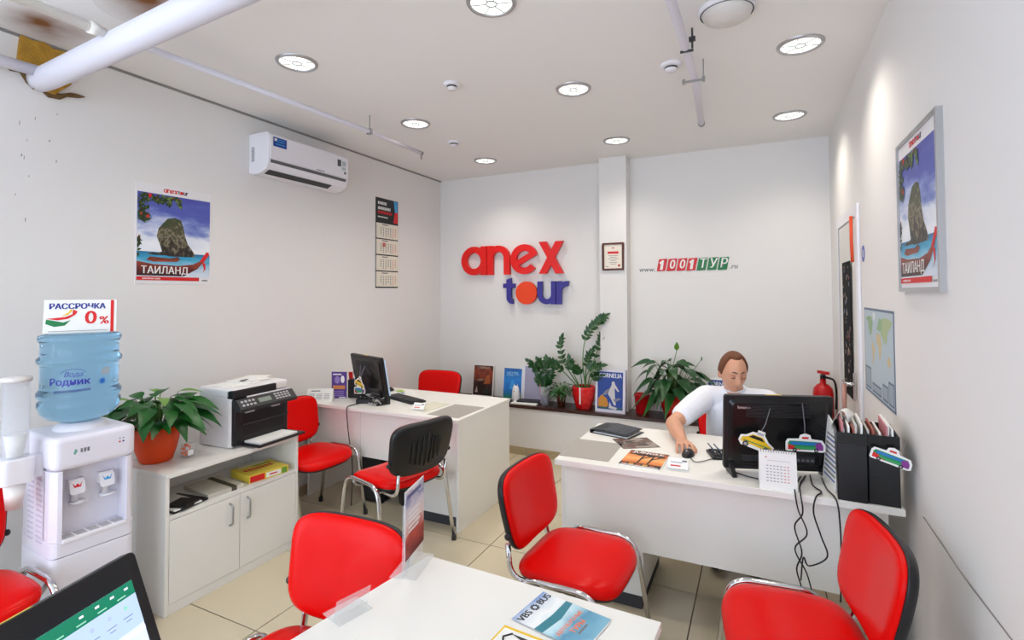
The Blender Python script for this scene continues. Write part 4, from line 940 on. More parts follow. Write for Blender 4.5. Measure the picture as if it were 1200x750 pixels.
MB().tube(spline([(-.33, 2.78, .756), (-.30, 2.72, .755), (-.26, 2.75, .755), (-.2, 2.84, .755), (-.13, 2.86, .755)]), .0022, 6).build('mouse_cable', BLACK, label='thin black mouse cable lying on the right desk', cat='cable')
for k, x in enumerate((0, .03)):
    t = thing('pencil', ('left' if k == 0 else 'right')+' one of two dark pens lying across the keyboard on the right desk', 'pen', (-.24+x, 2.93, .773), R(18), 'dark pens on the keyboard')
    MB().tube([(0, -.075, .004), (0, .07, .004)], .004, 8).build('barrel', M('pen_blue_grey', '#39485a', .3), t); MB().tube([(0, -.075, .004), (0, -.09, .004)], [.0035, .001], 8).build('tip', PGREY, t)
# desk calendar (right desk)
t = thing('desk_calendar', 'white spiral desk calendar standing in front of the large monitor', 'calendar', (.062, 2.535, .75), R(3))
MB().prism([(-.04, 0), (-.037, 0), (.001, .155), (-.002, .156)], -.073, .073, X=frame((0, 0, 0), (0, 1, 0), (0, 0, 1), (1, 0, 0))).prism([(.05, 0), (.047, 0), (-.001, .155), (.002, .156)], -.073, .073, X=frame((0, 0, 0), (0, 1, 0), (0, 0, 1), (1, 0, 0))).build('stand', PAPER, t)
sp = MB()
for k in range(14): sp.tube([(-.065+k*.01, .008*math.cos(a), .155+.008*math.sin(a)) for a in [2*PI*q/8 for q in range(8)]], .001, 4, closed=True)
sp.build('spiral', GINK, t)
X = frame((0, -.0405, 0), (1, 0, 0), (0, .243, .970), (0, -.970, .243)); k = MB()
for r_ in range(6):
    for c in range(7): k.rect(-.045+c*.0135, -.037+c*.0135, .095-r_*.0125, .099-r_*.0125, .0008, 0 if c < 5 else 1, X)
k.rect(-.04, .05, .118, .1195, .0008, 0, X); k.disc(-.045, .132, .004, .004, .0008, 1, X, n=8)
k.build('print', [M('pale_ink', '#aaa6b4', .6), M('pale_red_ink', '#d29a9a', .6)], t)
# car shaped tags
def car_tag(kind, lab, M4, w=.15, hook=None):
    t = thing('car_tag', lab, 'tag', M4=M4, group='car shaped hanging tags')
    if kind == 'taxi':
        o = [(-.075, -.005), (-.072, .018), (-.05, .026), (-.03, .045), (-.012, .047), (-.01, .06), (.02, .06), (.022, .046), (.045, .024), (.072, .012), (.075, -.012), (.06, -.02), (-.06, -.02)]
    else:
        o = [(-.078, -.018), (-.078, .015), (-.07, .028), (-.025, .03), (-.02, .045), (0, .052), (.02, .046), (.025, .03), (.068, .026), (.079, .008), (.08, -.016), (.07, -.022), (-.07, -.022)]
    MB().prism([(x*1.06, y*1.1) for x, y in o], 0, .0025).build('card', PAPER, t)
    k = MB()
    if kind == 'taxi':
        k.poly([(-.07, -.006), (-.068, .014), (-.047, .022), (-.028, .040), (.018, .040), (.042, .02), (.068, .009), (.07, -.012)], .003, 0); k.poly([(-.042, .022), (-.026, .036), (.014, .036), (.032, .022)], .0033, 1)
        k.rect(-.012, .018, .046, .057, .003, 2)
        for x in (-.045, .045): k.disc(x, -.012, .013, .013, .0036, 1); k.disc(x, -.012, .007, .007, .004, 2)
        k.rect(-.06, .06, .001, .005, .0034, 3)
    else:
        k.poly([(-.073, -.016), (-.073, .014), (-.066, .023), (.064, .021), (.074, .006), (.075, -.014)], .003, 3 if kind == 'bus' else 4); k.poly([(-.06, .006), (-.06, .018), (.05, .017), (.058, .006)], .0033, 5)
        k.poly([(-.073, -.016), (-.073, .006), (-.045, .0), (-.02, -.016)], .0034, 6); k.poly([(.045, -.016), (.04, .012), (.064, .021), (.075, .002), (.075, -.016)], .0034, 7); k.poly([(-.04, -.012), (.04, -.012), (.045, -.002), (-.05, -.002)], .0035, 8)
        for x in (-.045, .045): k.disc(x, -.017, .009, .009, .0038, 1); k.disc(x, -.017, .004, .004, .004, 2)
        k.rect(-.014, .014, .033, .042, .003, 6)
    k.build('print', [YELLOWINK, BLACK, PGREY, M('bus_green', '#1f8a5a', .4), M('bus_teal', '#2a8f8a', .4), M('bus_glass', '#2d78c8', .3), REDINK, M('bus_purple', '#8a3a8f', .4), M('bus_lime', '#3aa05a', .4)], t)
    if hook: MB().tube(hook, .0065, 6, flat=.15).build('strap', M('strap_grey', '#8a8a90', .25, metal=.4), t)
    return t
def facing(loc, az, tip=0, k=1): return Matrix.Translation(loc) @ Matrix.Rotation(az, 4, 'Z') @ frame((0, 0, 0), (1, 0, 0), (0, 0, 1), (0, -1, 0)) @ Matrix.Rotation(tip, 4, 'Z') @ Matrix.Scale(k, 4)
car_tag('taxi', 'yellow taxi shaped tag hanging on the back of the large monitor', facing((-.022, 2.606, .905), R(17), R(-20)), hook=[(.0, .05, -.002), (.012, .10, -.012), (.015, .175, -.034)])
car_tag('bus', 'green and red bus shaped tag hanging on the back of the large monitor', facing((.178, 2.670, .905), R(17), R(-1)), hook=[(0, .045, -.002), (0, .10, -.008), (0, .185, -.032)])
car_tag('bus', 'bus shaped tag hanging on the right hand black file box', facing((.455, 2.462, .945), R(-3), R(-17), .82), hook=[(.02, .04, -.002), (.035, .08, -.006), (.04, .11, -.016)])
car_tag('bus2', 'small car shaped tags hanging behind the monitor on the left desk', facing((-2.86, 3.145, .835), R(-18), R(8)), hook=[(0, .04, -.002), (.0, .10, -.01), (.0, .2, -.025)])
car_tag('taxi', 'yellow orange car shaped tag on the monitor of the left desk', facing((-2.845, 3.125, .885), R(-20), R(-8)), hook=[(0, .045, -.002), (.005, .08, -.01), (.01, .15, -.03)])
# black file boxes
def file_box(loc, rz, lab, seed):
    t = thing('file_box', lab, 'file box', loc, rz, 'black file boxes on the right desk')
    w, dd, h = .102, .25, .275
    b = MB().box(-w/2, w/2, -dd/2, -dd/2+.003, 0, h).box(-w/2, -w/2+.003, -dd/2, dd/2, 0, h).box(w/2-.003, w/2, -dd/2, dd/2, 0, h).box(-w/2, w/2, dd/2-.003, dd/2, 0, h).box(-w/2, w/2, -dd/2, dd/2, 0, .003)
    b.build('box', BLACK, t)
    bd = MB().box(-w/2-.0015, w/2+.0015, -dd/2-.0015, -dd/2, h-.045, h+.001).box(-w/2-.0015, -w/2, -dd/2, dd/2, h-.045, h+.001).box(w/2, w/2+.0015, -dd/2, dd/2, h-.045, h+.001)
    bd.build('rim_band', M('band_black', '#0f0f12', .2), t)
    rn = random.Random(seed)
    for k in range(6):
        x = -w/2+.010+k*.015; hh = h+rn.uniform(.005, .045); mt = [PAPER, PAPER, M('doc_pink', '#c9828a', .6), PAPER, M('doc_grey', '#c5c2bd', .6), M('doc_rust', '#a5584a', .6)][(k+seed) % 6]
        MB().box(x, x+.007, -dd/2+.012, dd/2-.02, .006, hh, X=RY(R(rn.uniform(-3, 3)))).build('document', mt, t)
    return t
file_box((.338, 2.612, .75), R(-3), 'black file box stuffed with papers, the left one beside the monitor', 1)
file_box((.446, 2.617, .75), R(-3), 'black file box stuffed with papers, the right one against the wall', 4)
t = thing('leaning_magazine', 'printed paper sheets leaning between the large monitor and the file boxes', 'magazine', (.272, 2.66, .75), R(-80))
MB().prism([(-.09, 0), (.09, 0), (.09, .20), (-.02, .27), (-.09, .29)], 0, .006, X=RX(R(85))).build('cover', PAPER, t)
k = MB()
for q in range(10): k.rect(-.075, .07, .03+q*.02, .038+q*.02, .0066, q % 2, RX(R(85)))
k.build('print', [M('mag_blue', '#5d6da8', .5), GINK], t)
t = thing('curled_paper', 'curled white paper sheet sticking out of the left file box', 'paper', (.325, 2.66, 1.0), R(-10))
V = []; F = []
for i in range(9):
    u = i/8; V += [(-.05+.10*u-.03*u*u, -.05, .09*math.sin(PI*(.15+.85*(1-u)))*1.0), (-.05+.10*u, .07, .08*math.sin(PI*(.15+.85*(1-u))))]
F = [(2*i, 2*i+2, 2*i+3, 2*i+1) for i in range(8)]
o = MB().add(V, F, 0, True).build('sheet', PAPER, t); o.modifiers.new('s', 'SOLIDIFY').thickness = .0008
# cables hanging over the right desk
CB = [[(.16, 2.70, .757), (.13, 2.56, .757), (.125, 2.47, .755), (.135, 2.462, .69), (.165, 2.46, .60), (.12, 2.46, .53), (.16, 2.462, .44), (.18, 2.47, .36)],
      [(.18, 2.72, .757), (.15, 2.58, .757), (.145, 2.468, .752), (.15, 2.46, .68), (.12, 2.46, .62), (.145, 2.46, .52), (.125, 2.46, .45), (.14, 2.465, .38)],
      [(.20, 2.74, .757), (.20, 2.6, .757), (.225, 2.53, .757), (.20, 2.467, .753), (.19, 2.46, .69), (.215, 2.46, .60), (.235, 2.46, .52), (.17, 2.46, .47), (.15, 2.46, .50), (.14, 2.47, .40)],
      [(.245, 2.72, .757), (.25, 2.58, .757), (.272, 2.468, .752), (.282, 2.46, .66), (.284, 2.46, .52), (.281, 2.465, .40), (.28, 2.48, .34)]]
LBL = ['leftmost black cable of the tangle hanging over the edge of the right desk', 'black cable twisted into the tangle over the edge of the right desk', 'black cable with the widest loop hanging over the edge of the right desk', 'single straight black cable hanging below the file boxes']
for c, l in zip(CB, LBL): MB().tube(spline(c, 7), .0032, 6).build('cable', BLACK, label=l, cat='cable', group='black cables over the right desk')
MB().tube(spline([(-.12, 2.64, .756), (-.05, 2.60, .756), (.02, 2.59, .756), (.0, 2.68, .757)], 6), .003, 6).build('cable', BLACK, label='short black cable lying under the large monitor', cat='cable')
# things on the left desk
t = thing('tent_calendar', 'white tent calendar at the left end of the left desk', 'calendar', (-3.165, 3.035, .75), R(30))
MB().prism([(-.035, 0), (-.032, 0), (.002, .095), (-.001, .096)], -.10, .10, X=frame((0, 0, 0), (0, 1, 0), (0, 0, 1), (1, 0, 0))).prism([(.035, 0), (.032, 0), (-.002, .095), (.001, .096)], -.10, .10, X=frame((0, 0, 0), (0, 1, 0), (0, 0, 1), (1, 0, 0))).build('stand', PAPER, t)
X = frame((0, -.0355, 0), (1, 0, 0), (0, .34, .94), (0, -.94, .34)); k = MB()
for c in range(3):
    for r_ in range(4): k.rect(-.085+c*.058, -.04+c*.058, .02+r_*.012, .025+r_*.012, .0006, 0, X)
k.rect(-.07, .0, .08, .088, .0006, 1, X)
k.build('print', [M('pale_ink', '#aaa6b4', .6), GINK], t)
t = thing('purple_booklet', 'upright purple booklet on the left desk, left of the pen holder', 'booklet', (-3.10, 3.17, .75), R(22))
MB().box(-.062, .062, -.004, .004, 0, .215).build('cover', M('booklet_purple', '#5a3a8e', .45), t)
X = frame((0, -.0044, 0), (1, 0, 0), (0, 0, 1), (0, -1, 0)); k = MB().rect(-.05, .05, .075, .105, 0, 0, X).disc(-.015, .15, .022, .03, 0, 1, X).disc(.03, .155, .016, .03, .0001, 2, X)
for q in range(3): k.rect(-.05, .04, .02+q*.016, .027+q*.016, 0, 1, X)
k.rect(-.05, .02, .19, .2, 0, 2, X); k.rect(.0, .055, .004, .012, 0, 2, X)
k.build('print', [M('booklet_orange', '#d98a4a', .5), M('booklet_lilac', '#9b86c8', .5), PAPER], t)
t = thing('pen_holder', 'black desk organiser stuffed with papers behind the monitor of the left desk', 'organiser', (-3.0, 3.27, .75), R(15))
MB().prism([(-.06, 0), (.06, 0), (.06, .10), (.0, .15), (-.06, .15)], -.05, .05, X=frame((0, 0, 0), (1, 0, 0), (0, 0, 1), (0, -1, 0))).build('holder', BLACK, t, bevel=.006)
for q, (x, mt, hh) in enumerate([(-.04, REDINK, .21), (-.01, PAPER, .19), (.02, M('bag_grey', '#8aa0b4', .5), .17)]): MB().box(x-.018, x+.018, .0, .004, .14 if q < 2 else .09, hh, X=RY(R(6*q-6))).build('paper_tag', mt, t)
MB().tube([(.035, 0, .09), (.05, 0, .19)], .004, 6).build('pen', BLUEINK, t)
sheet('green_notepad', 'green and white notepad with a blue edge at the back of the left desk', 'notepad', (-2.76, 3.60, .75), R(-25), .16, .12, .01, PAPER, lambda m: (m.rect(-.08, .01, -.06, .0, 0, 0), m.rect(.02, .08, -.06, -.04, 0, 1)), [M('pad_green', '#9ac43a', .5), BLUEINK])
t = thing('cable_bundle', 'tangled black and grey cables with an adapter behind the monitor of the left desk', 'cable', (-2.72, 3.12, .75))
MB().box(-.06, .06, -.03, .03, 0, .035, X=RZ(.5, (-.06, -.01, .0))).build('adapter', BLACK, t, bevel=.006)
for q in range(5):
    rn = random.Random(q+3); P = [(-.10+rn.uniform(0, .05), rn.uniform(-.04, .03), .02+rn.uniform(0, .05))]
    for z in range(5): P.append((-.06+z*.05+rn.uniform(-.03, .03), rn.uniform(-.06, .06), .008+rn.uniform(0, .06)))
    MB().tube(spline(P, 6), .004, 6).build('strand', BLACK if q % 2 else PGREY, t)
MB().tube(spline([(-2.78, 3.06, .758), (-2.79, 2.97, .758), (-2.795, 2.937, .745), (-2.79, 2.935, .66), (-2.775, 2.94, .52), (-2.76, 2.95, .42), (-2.755, 2.955, .25), (-2.77, 2.96, .02)], 7), .004, 6).build('cable', DKGREY, label='dark cable hanging down the front of the left desk', cat='cable')
# bin under the left desk
t = thing('waste_bin', 'black waste bin under the left desk behind the turned chair', 'bin', (-2.42, 3.25, 0))
MB().lathe([(.0001, .005), (.10, .0), (.105, .01), (.135, .30), (.142, .305), (.138, .31), (.130, .30), (.10, .015)], 32, caps=False).build('bucket', BLACK, t)
# ------------------------------------------------------------------ near table
t = thing('leaflet_stand', 'clear acrylic stand holding a red and white leaflet on the near table', 'leaflet stand', (-.985, 1.325, .75), R(104))
MB().prism([(-.04, 0), (.045, 0), (.045, .002), (.004, .005), (.002, .215), (-.002, .215), (0, .005), (-.04, .003)], -.077, .077, X=frame((0, 0, 0), (0, 1, 0), (0, 0, 1), (1, 0, 0))).build('stand', ACRYL, t)
MB().box(-.074, .074, -.0045, -.003, .045, .255).build('leaflet', PAPER, t)
SP = ramp_mat('printed_stand', [(0, '#5a1418'), (.3, '#b94a3a'), (.5, '#e9d4cf'), (.7, '#d8d2dc'), (.85, '#8088b0'), (1, '#ece6e8')], 'Y', 0, .21, (16, .5, (1, 2, 1)))
k = MB().rect(-.074, .074, 0, .205, 0, 0)
for q in range(5): k.rect(-.05, .03+.01*(q % 3), .075+q*.014, .080+q*.014, 1e-4, 1)
k.rect(-.06, .05, .18, .192, 1e-4, 2)
k.build('print', [SP, PAPER, M('stand_ink', '#5a5f8a', .5)], t, M4=frame((0, -.0049, .047), (1, 0, 0), (0, 0, 1), (0, -1, 0)))
SEA2 = ramp_mat('printed_wave', [(0, '#7fb9d0'), (.3, '#4f93b4'), (.5, '#bfe0ea'), (.72, '#f2f4f4'), (.85, '#dfe6ec'), (1, '#7f9fd0')], 'X', .105, -.105, (16, .35))
def travel_flyer(m):
    m.rect(-.105, .105, -.075, .075, 0, 0)
    m.poly([(-.035, -.075), (-.01, -.075), (.0, .0), (-.01, .075), (-.03, .075), (-.028, .0)], 1e-4, 1)
    X = RZ(R(90))
    m.text('VBS', -.045, .083, .03, 2e-4, 2, X, bold=.0012); m.text('BUS', .045, .083, .03, 2e-4, 2, X, bold=.0012)
    for q in range(10): a = q*PI/5; m.disc(-.083+.011*math.cos(a), .011*math.sin(a), .003, .003, 2e-4, 2, n=6)
    arc(m, -.083, 0, .010, .006, 0, 2*PI, 2e-4, 2.2e-4, 2, 14)
    m.text('АВТОБУСНЫЕ', 0, -.026, .0175, 2e-4, 3, X, bold=.0006); m.text('ТУРЫ', 0, -.050, .022, 2e-4, 3, X, bold=.001); m.rect(.062, .068, -.025, .02, 2e-4, 4)
sheet('travel_flyer', 'sea blue bus tour flyer with orange lettering, topmost on the near table', 'flyer', (-.475, 1.272, .7525), R(-11), .215, .128, .0008, PAPER, travel_flyer, [SEA2, M('wave_teal', '#2b7f8f', .5), INK, M('flyer_orange', '#f0845a', .5), GINK])
def yellow_flyer(m):
    m.rect(-.10, .10, -.07, .07, 0, 0); m.rect(-.095, .095, -.065, .062, 1e-4, 1); m.rect(.035, .1, -.07, .02, 2e-4, 0)
    m.poly([(-.07, .05), (.06, .05), (.08, .02), (.03, .03), (-.02, .035)], 2e-4, 2); m.tube([(-.065, .05, 3e-4), (-.08, .03, 3e-4), (-.07, .012, 3e-4)], .003, 5, 2); m.rect(-.09, .03, -.03, -.027, 2e-4, 0)
    m.text('ТУР', .07, -.02, .03, 3e-4, 2, bold=.001)
sheet('yellow_flyer', 'white and yellow flyer half under the sea blue one on the near table', 'flyer', (-.505, 1.112, .75), R(-5), .20, .13, .0014, PAPER, yellow_flyer, [YELLOWINK, PAPER, INK])
sheet('plain_flyer', 'second yellow white flyer at the bottom edge of the near table', 'flyer', (-.43, 1.075, .75), R(3), .20, .12, .001, PAPER, yellow_flyer, [YELLOWINK, PAPER, M('flyer_grey', '#5a5a5e', .5)])  # same artwork, lettering printed in grey instead of black
t = thing('acrylic_tray', 'low clear acrylic holder at the left edge of the near table', 'holder', (-.995, 1.06, .75), R(75))
MB().prism([(-.03, 0), (.05, 0), (.05, .003), (.0, .006), (-.02, .06), (-.023, .06), (-.004, .004), (-.03, .003)], -.05, .05, X=frame((0, 0, 0), (0, 1, 0), (0, 0, 1), (1, 0, 0))).build('body', ACRYL, t)
# ------------------------------------------------------------------ things on the ledge along the back wall
ZL = .49
def cover(name, lab, x, y, rz, w, h, artf, mats, lean=8, th=.012, frame_=None, z=ZL):
    t = thing(name, lab, 'magazine', (x, y, z), rz)
    X = RX(-R(lean))
    MB().box(-w/2, w/2, 0, th, 0, h, X=X).build('cover', frame_ or PAPER, t)
    m = MB(); artf(m, w, h); m.build('print', mats, t, M4=X @ frame((-w/2, -.0005, 0), (1, 0, 0), (0, 0, 1), (0, -1, 0)))
    return t
CAR = ramp_mat('printed_ember', [(0, '#1c100e'), (.4, '#3a1c16'), (.55, '#6b2a1c'), (.75, '#8e3a22'), (1, '#4a1f1a')], 'Y', 0, .33, (14, 1.0))
def art_car(m, w, h):
    m.rect(.006, w-.006, .012, h-.006, 0, 0); m.text('CARIBBEAN', w/2, h-.03, .036, 2e-4, 1, bold=.0006, sx=.8)
    m.poly([(.02, .06), (.05, .14), (.12, .17), (.17, .12), (.14, .06), (.06, .05)], 1e-4, 2); m.poly([(.03, .17), (.09, .19), (.15, .18), (.1, .16)], 2e-4, 3)
    m.poly([(.13, .13), (.16, .22), (.2, .24), (.21, .14)], 1.5e-4, 4); m.poly([(.03, .04), (.05, .11), (.065, .04)], 3e-4, 5); m.poly([(.12, .05), (.15, .09), (.2, .085), (.21, .03), (.14, .03)], 3e-4, 6)
t = cover('magazine', 'dark brown magazine leaning on the wall on the ledge, leftmost', -2.71, 4.865, R(1), .245, .335, art_car, [CAR, M('title_tan', '#b89a86', .5), M('ember_dark', '#2a1512', .5), M('ember_tan', '#8a6a50', .5), M('ember_orange', '#a5562a', .5), M('ember_pale', '#b5a59a', .5), M('ember_green', '#27302a', .5)])
BLP = ramp_mat('printed_pool', [(0, '#1d6f4a'), (.3, '#1f6fc0'), (.6, '#2a86d8'), (1, '#1a5aa5')], 'Y', 0, .33, (12, .4))
def art_blue(m, w, h):
    m.rect(.004, w-.004, .006, h-.006, 0, 0); m.text('HOTEL', w/2, h-.06, .045, 2e-4, 1, bold=.0005)
    m.poly([(.07, .1), (.10, .21), (.15, .14), (.13, .1)], 1e-4, 2); m.rect(.03, .12, .24, .244, 2e-4, 1)
cover('brochure', 'bright blue brochure leaning on the wall on the ledge, second from the left', -2.355, 4.865, R(0), .215, .325, art_blue, [BLP, M('pale_cyan', '#9fd6ee', .5), M('pool_light', '#3f9fe8', .5)])
t = thing('cat_figurine', 'small white eared figurine on the ledge in front of the blue brochure', 'figurine', (-2.275, 4.80, ZL))
f = MB().lathe([(.0001, 0), (.040, .002), (.043, .03), (.040, .09), (.034, .13), (.026, .15), (.0001, .158)], 20)
for sx in (-1, 1): f.lathe([(.012, 0), (.0001, .03)], 8, X=Matrix.Translation((sx*.018, 0, .145)))
f.build('body', M('figurine_white', '#eeeef0', .3), t)
MB().ball((-.004, -.037, .105), .006, .003, .005, 10).build('mark', M('mark_dark_red', '#6a1f24', .4), t)
t = thing('lilac_board', 'pale lilac grey board leaning on the wall behind the black booklet on the ledge', 'board', (-2.10, 4.87, ZL), R(0))
MB().box(-.16, .15, 0, .008, 0, .36, X=RX(-R(7))).build('board', M('board_white', '#e6e6ec', .5), t)
MB().box(-.115, .145, -.003, 0, .01, .352, X=RX(-R(7))).build('panel', M('board_lilac', '#aaa6be', .45), t)
t = thing('black_booklet', 'black booklet lying on white sheets on the ledge', 'booklet', (-2.13, 4.745, ZL), R(4))
MB().box(-.14, .13, -.085, .06, 0, .012).build('sheet', PAPER, t, bevel=.002)
MB().box(-.10, .15, -.03, .085, .012, .028, X=RZ(.06)).build('booklet', BLACK, t, bevel=.003)
# zamioculcas style stems: a bent stalk with paired leaflets
def leaflet_stem(parent, pts, mt, n, L, W, r=.006, seed=0, first=.3):
    P = spline(pts, 10); o = MB().tube(P, [r*(1-.6*i/len(P)) for i in range(len(P))], 6).build('stem', STEM, parent)
    ms = leaf_mesh(L, W, mt, .15, .15); rn = random.Random(seed); m = len(P)
    for k in range(n):
        u = first+(1-first)*(k+.5)/n; i = min(m-2, int(u*(m-1))); p = P[i]; tdir = (P[i+1]-P[i]).normalized()
        for sd in (-1, 1):
            side = tdir.cross(Vector((0.25, 1, 0.1))).normalized()*sd; dr = (side*.85+tdir*.65+Vector((0, rn.uniform(-.5, .1), rn.uniform(-.1, .2)))).normalized()
            zz = Vector((0, -.8, .6)); xx = dr.cross(zz).normalized(); zz = xx.cross(dr)
            q = bpy.data.objects.new('leaf', ms); COL.objects.link(q); q.parent = o
            q.matrix_local = frame(p, xx, dr, zz); s_ = (.75 if k > n-3 else 1)*rn.uniform(.85, 1.1); q.scale = (s_, s_, s_)
    q = bpy.data.objects.new('leaf', ms); COL.objects.link(q); q.parent = o; dr = (P[-1]-P[-3]).normalized(); zz = Vector((0, -.8, .6)); xx = dr.cross(zz).normalized(); q.matrix_local = frame(P[-1], xx, dr, xx.cross(dr))
    return o
REDPOT = ramp_mat('red_glazed', [(0, '#a8060a'), (.5, '#d41016'), (1, '#e83a3a')], 'X', -.1, .1, (26, 1.2), .12)
def pot_prof(r, h): return [(.0001, 0), (r*.60, 0), (r*.66, .008), (r*.90, h*.45), (r, h*.8), (r*.99, h*.96), (r*.97, h), (r*.92, h), (r*.9, h*.9)]
t = thing('zz_plant', 'tall glossy leaflet plant in a patterned red pot on the ledge', 'plant', (-1.535, 4.765, ZL))
MB().lathe(pot_prof(.112, .215), 40, caps=False).build('pot', REDPOT, t)
MB().lathe([(.0001, .198), (.1, .196)], 24, caps=False).build('soil', SOIL, t)
MB().rect(-.006, .006, .06, .22, .115, 0, frame((0, 0, 0), (1, 0, 0), (0, 0, 1), (0, -1, 0))).build('care_tag', PAPER, t)
ZZ = [([(.02, .0, .19), (.0, -.02, .45), (.03, -.01, .68), (.13, -.0, .82), (.21, .01, .885)], 11, .066, .0175), ([(.03, .02, .19), (.07, .05, .40), (.15, .05, .62), (.175, .05, .72)], 7, .058, .016),
      ([(-.03, -.01, .19), (-.12, -.03, .33), (-.20, -.02, .44), (-.235, .0, .58), (-.225, .01, .66)], 7, .066, .0185), ([(-.04, -.02, .19), (-.15, -.06, .32), (-.25, -.06, .40), (-.34, -.06, .45)], 6, .07, .020),
      ([(-.02, -.03, .19), (-.10, -.06, .38), (-.12, -.06, .46)], 5, .072, .021), ([(.03, -.03, .19), (.05, -.06, .33), (.12, -.08, .41), (.19, -.08, .43)], 5, .074, .022), ([(.0, -.04, .19), (-.01, -.07, .34), (-.07, -.09, .40)], 5, .07, .02),
      ([(.04, .0, .19), (.10, -.03, .30), (.17, -.04, .33)], 4, .066, .02), ([(.0, .03, .19), (.02, .04, .42), (.08, .04, .56)], 6, .06, .017)]
for k, (p, n, L, W) in enumerate(ZZ): leaflet_stem(t, p, LEAF2, n, L, W, seed=k, first=.45)
t = thing('glass_vase', 'clear glass vase with leafy cuttings and a pink stick on the ledge', 'vase', (-1.93, 4.745, ZL))
MB().lathe([(.0001, .004), (.038, .0), (.045, .01), (.050, .14), (.056, .19), (.053, .19), (.047, .14), (.041, .012), (.0001, .012)], 28, caps=False).build('vase', ACRYL, t)
for k, p in enumerate([[(.0, .0, .02), (-.02, 0, .22), (-.09, -.01, .36), (-.17, 0, .42)], [(.01, 0, .02), (.02, .0, .25), (.03, -.01, .40), (.02, 0, .45)], [(0, .01, .02), (-.01, .02, .25), (-.05, .01, .38), (-.08, .02, .43)], [(.01, -.01, .02), (.04, -.02, .22), (.09, -.02, .34)], [(0, -.01, .02), (-.03, -.03, .2), (-.06, -.04, .28)], [(.0, -.02, .02), (.01, -.03, .2), (.03, -.05, .27)]]):
    leaflet_stem(t, p, LEAF2, 7, .062, .019, .005, 20+k, .45)
MB().tube([(-.03, -.02, .015), (-.05, -.03, .29)], .005, 6).build('stick', M('stick_pink', '#cf6a80', .5), t)
MB().lathe([(.0001, .013), (.041, .013), (.046, .10), (.0001, .10)], 24, caps=False).build('water', M('vase_water', '#7f78b0', .1, alpha=.45), t)
potted('fern_pot', 'small feathery plant in a brown pot on the ledge', (-1.765, 4.765, ZL), [(.0001, 0), (.036, 0), (.045, .085), (.049, .088), (.050, .11), (.046, .11), (.045, .10)], M('brown_pot', '#5a2f26', .5),
       [(22, .11, 75, .07, .009, .3, LEAF), (26, .10, 50, .075, .009, .6, LEAF), (20, .08, 25, .07, .009, .8, LEAF2)], STEM, 9, .015)
def art_cor(m, w, h):
    m.rect(.022, w-.022, .028, h-.022, 0, 0); m.text('CORNELIA', w/2, h-.058, .058, 3e-4, 1, bold=.0015, sx=.78)
    m.poly([(.03, .04), (.03, .12), (.06, .16), (.11, .13), (.13, .07), (.10, .035)], 1e-4, 2); m.poly([(.12, .17), (.15, .24), (.17, .28), (.19, .26), (.23, .2), (.215, .195), (.185, .23), (.19, .14), (.2, .07), (.18, .07), (.15, .13)], 2e-4, 3)
    m.poly([(.13, .2), (.105, .16), (.06, .15), (.1, .2), (.15, .23)], 1.5e-4, 4); m.poly([(.17, .12), (.23, .14), (.25, .13), (.19, .1)], 2.5e-4, 4); m.disc(.172, .268, .016, .02, 3e-4, 3, n=12); m.rect(.03, w-.03, .034, .05, 1.2e-4, 5)
    m.poly([(.14, .10), (.16, .06), (.21, .05), (.2, .03), (.13, .04)], 2.4e-4, 3)
CORM = [M('cornelia_blue', '#1c3f92', .4), M('title_white', '#d5d8e0', .5), M('cover_gold', '#c9862a', .5), M('figure_pale', '#c9c6c9', .5), M('figure_grey', '#7f7f90', .5), M('cover_teal', '#2b5a5a', .5)]
t = cover('framed_magazine', 'blue magazine cover in a white display frame in front of the pilaster', -1.262, 4.695, R(-2), .285, .395, art_cor, CORM, lean=5, th=.035, frame_=M('frame_lilac', '#d6d3e0', .4))
cover('magazine', 'blue magazine mostly hidden behind the shoulder of the man', -.315, 4.84, 0, .25, .36, art_cor, CORM, lean=7)
t = thing('red_cup', 'plain red flower pot standing empty on the ledge beside the pilaster', 'pot', (-.985, 4.80, ZL))
MB().lathe([(.0001, .004), (.052, 0), (.056, .004), (.070, .165), (.074, .168), (.074, .178), (.066, .178), (.064, .16), (.05, .012), (.0001, .012)], 32, caps=False).build('pot', M('plain_red', '#c8121a', .35), t)
potted('peace_lily', 'peace lily with drooping leaves in a patterned red pot on the ledge', (-.70, 4.775, ZL), pot_prof(.122, .225), REDPOT,
       [(9, .27, 78, .13, .036, .4, LEAF2), (14, .28, 60, .15, .040, .7, LEAF2), (16, .23, 45, .16, .044, 1.0, LEAF2), (14, .17, 30, .16, .044, 1.3, LEAF2), (9, .11, 18, .15, .044, 1.5, LEAF)], STEM, 12, .03, soil=(.10, .20), squash=(1, 1, .88))
t2 = bpy.data.objects['peace_lily']
MB().tube(spline([(-.03, 0, .2), (-.005, -.02, .42), (.035, -.02, .60)], 6), .003, 6).build('flower_stalk', STEM, t2)
fm = leaf_mesh(.075, .022, LEAF3, .0, .6)
for k in range(3):
    q = bpy.data.objects.new('flower_spathe', fm); COL.objects.link(q); q.parent = t2; q.location = (.035, -.02, .595); q.rotation_euler = (Matrix.Rotation(k*2.1, 4, 'Z') @ Matrix.Rotation(R(82), 4, 'X')).to_euler()
MB().tube(spline([(.03, .02, .2), (.13, .0, .36), (.235, .0, .52)], 6), .0025, 6).ball((.24, 0, .53), .007, .007, .018, 8).build('flower_stalk', STEM, t2)
t = thing('fire_extinguisher', 'small red fire extinguisher on the ledge in the back right corner', 'fire extinguisher', (.452, 4.78, ZL)); t.scale = (.93, .93, .94)
MB().lathe([(.0001, 0), (.07, .0), (.078, .012), (.078, .325), (.070, .365), (.045, .395), (.024, .405), (.022, .45), (.0001, .45)], 32).build('cylinder', M('extinguisher_red', '#c30d14', .3), t)
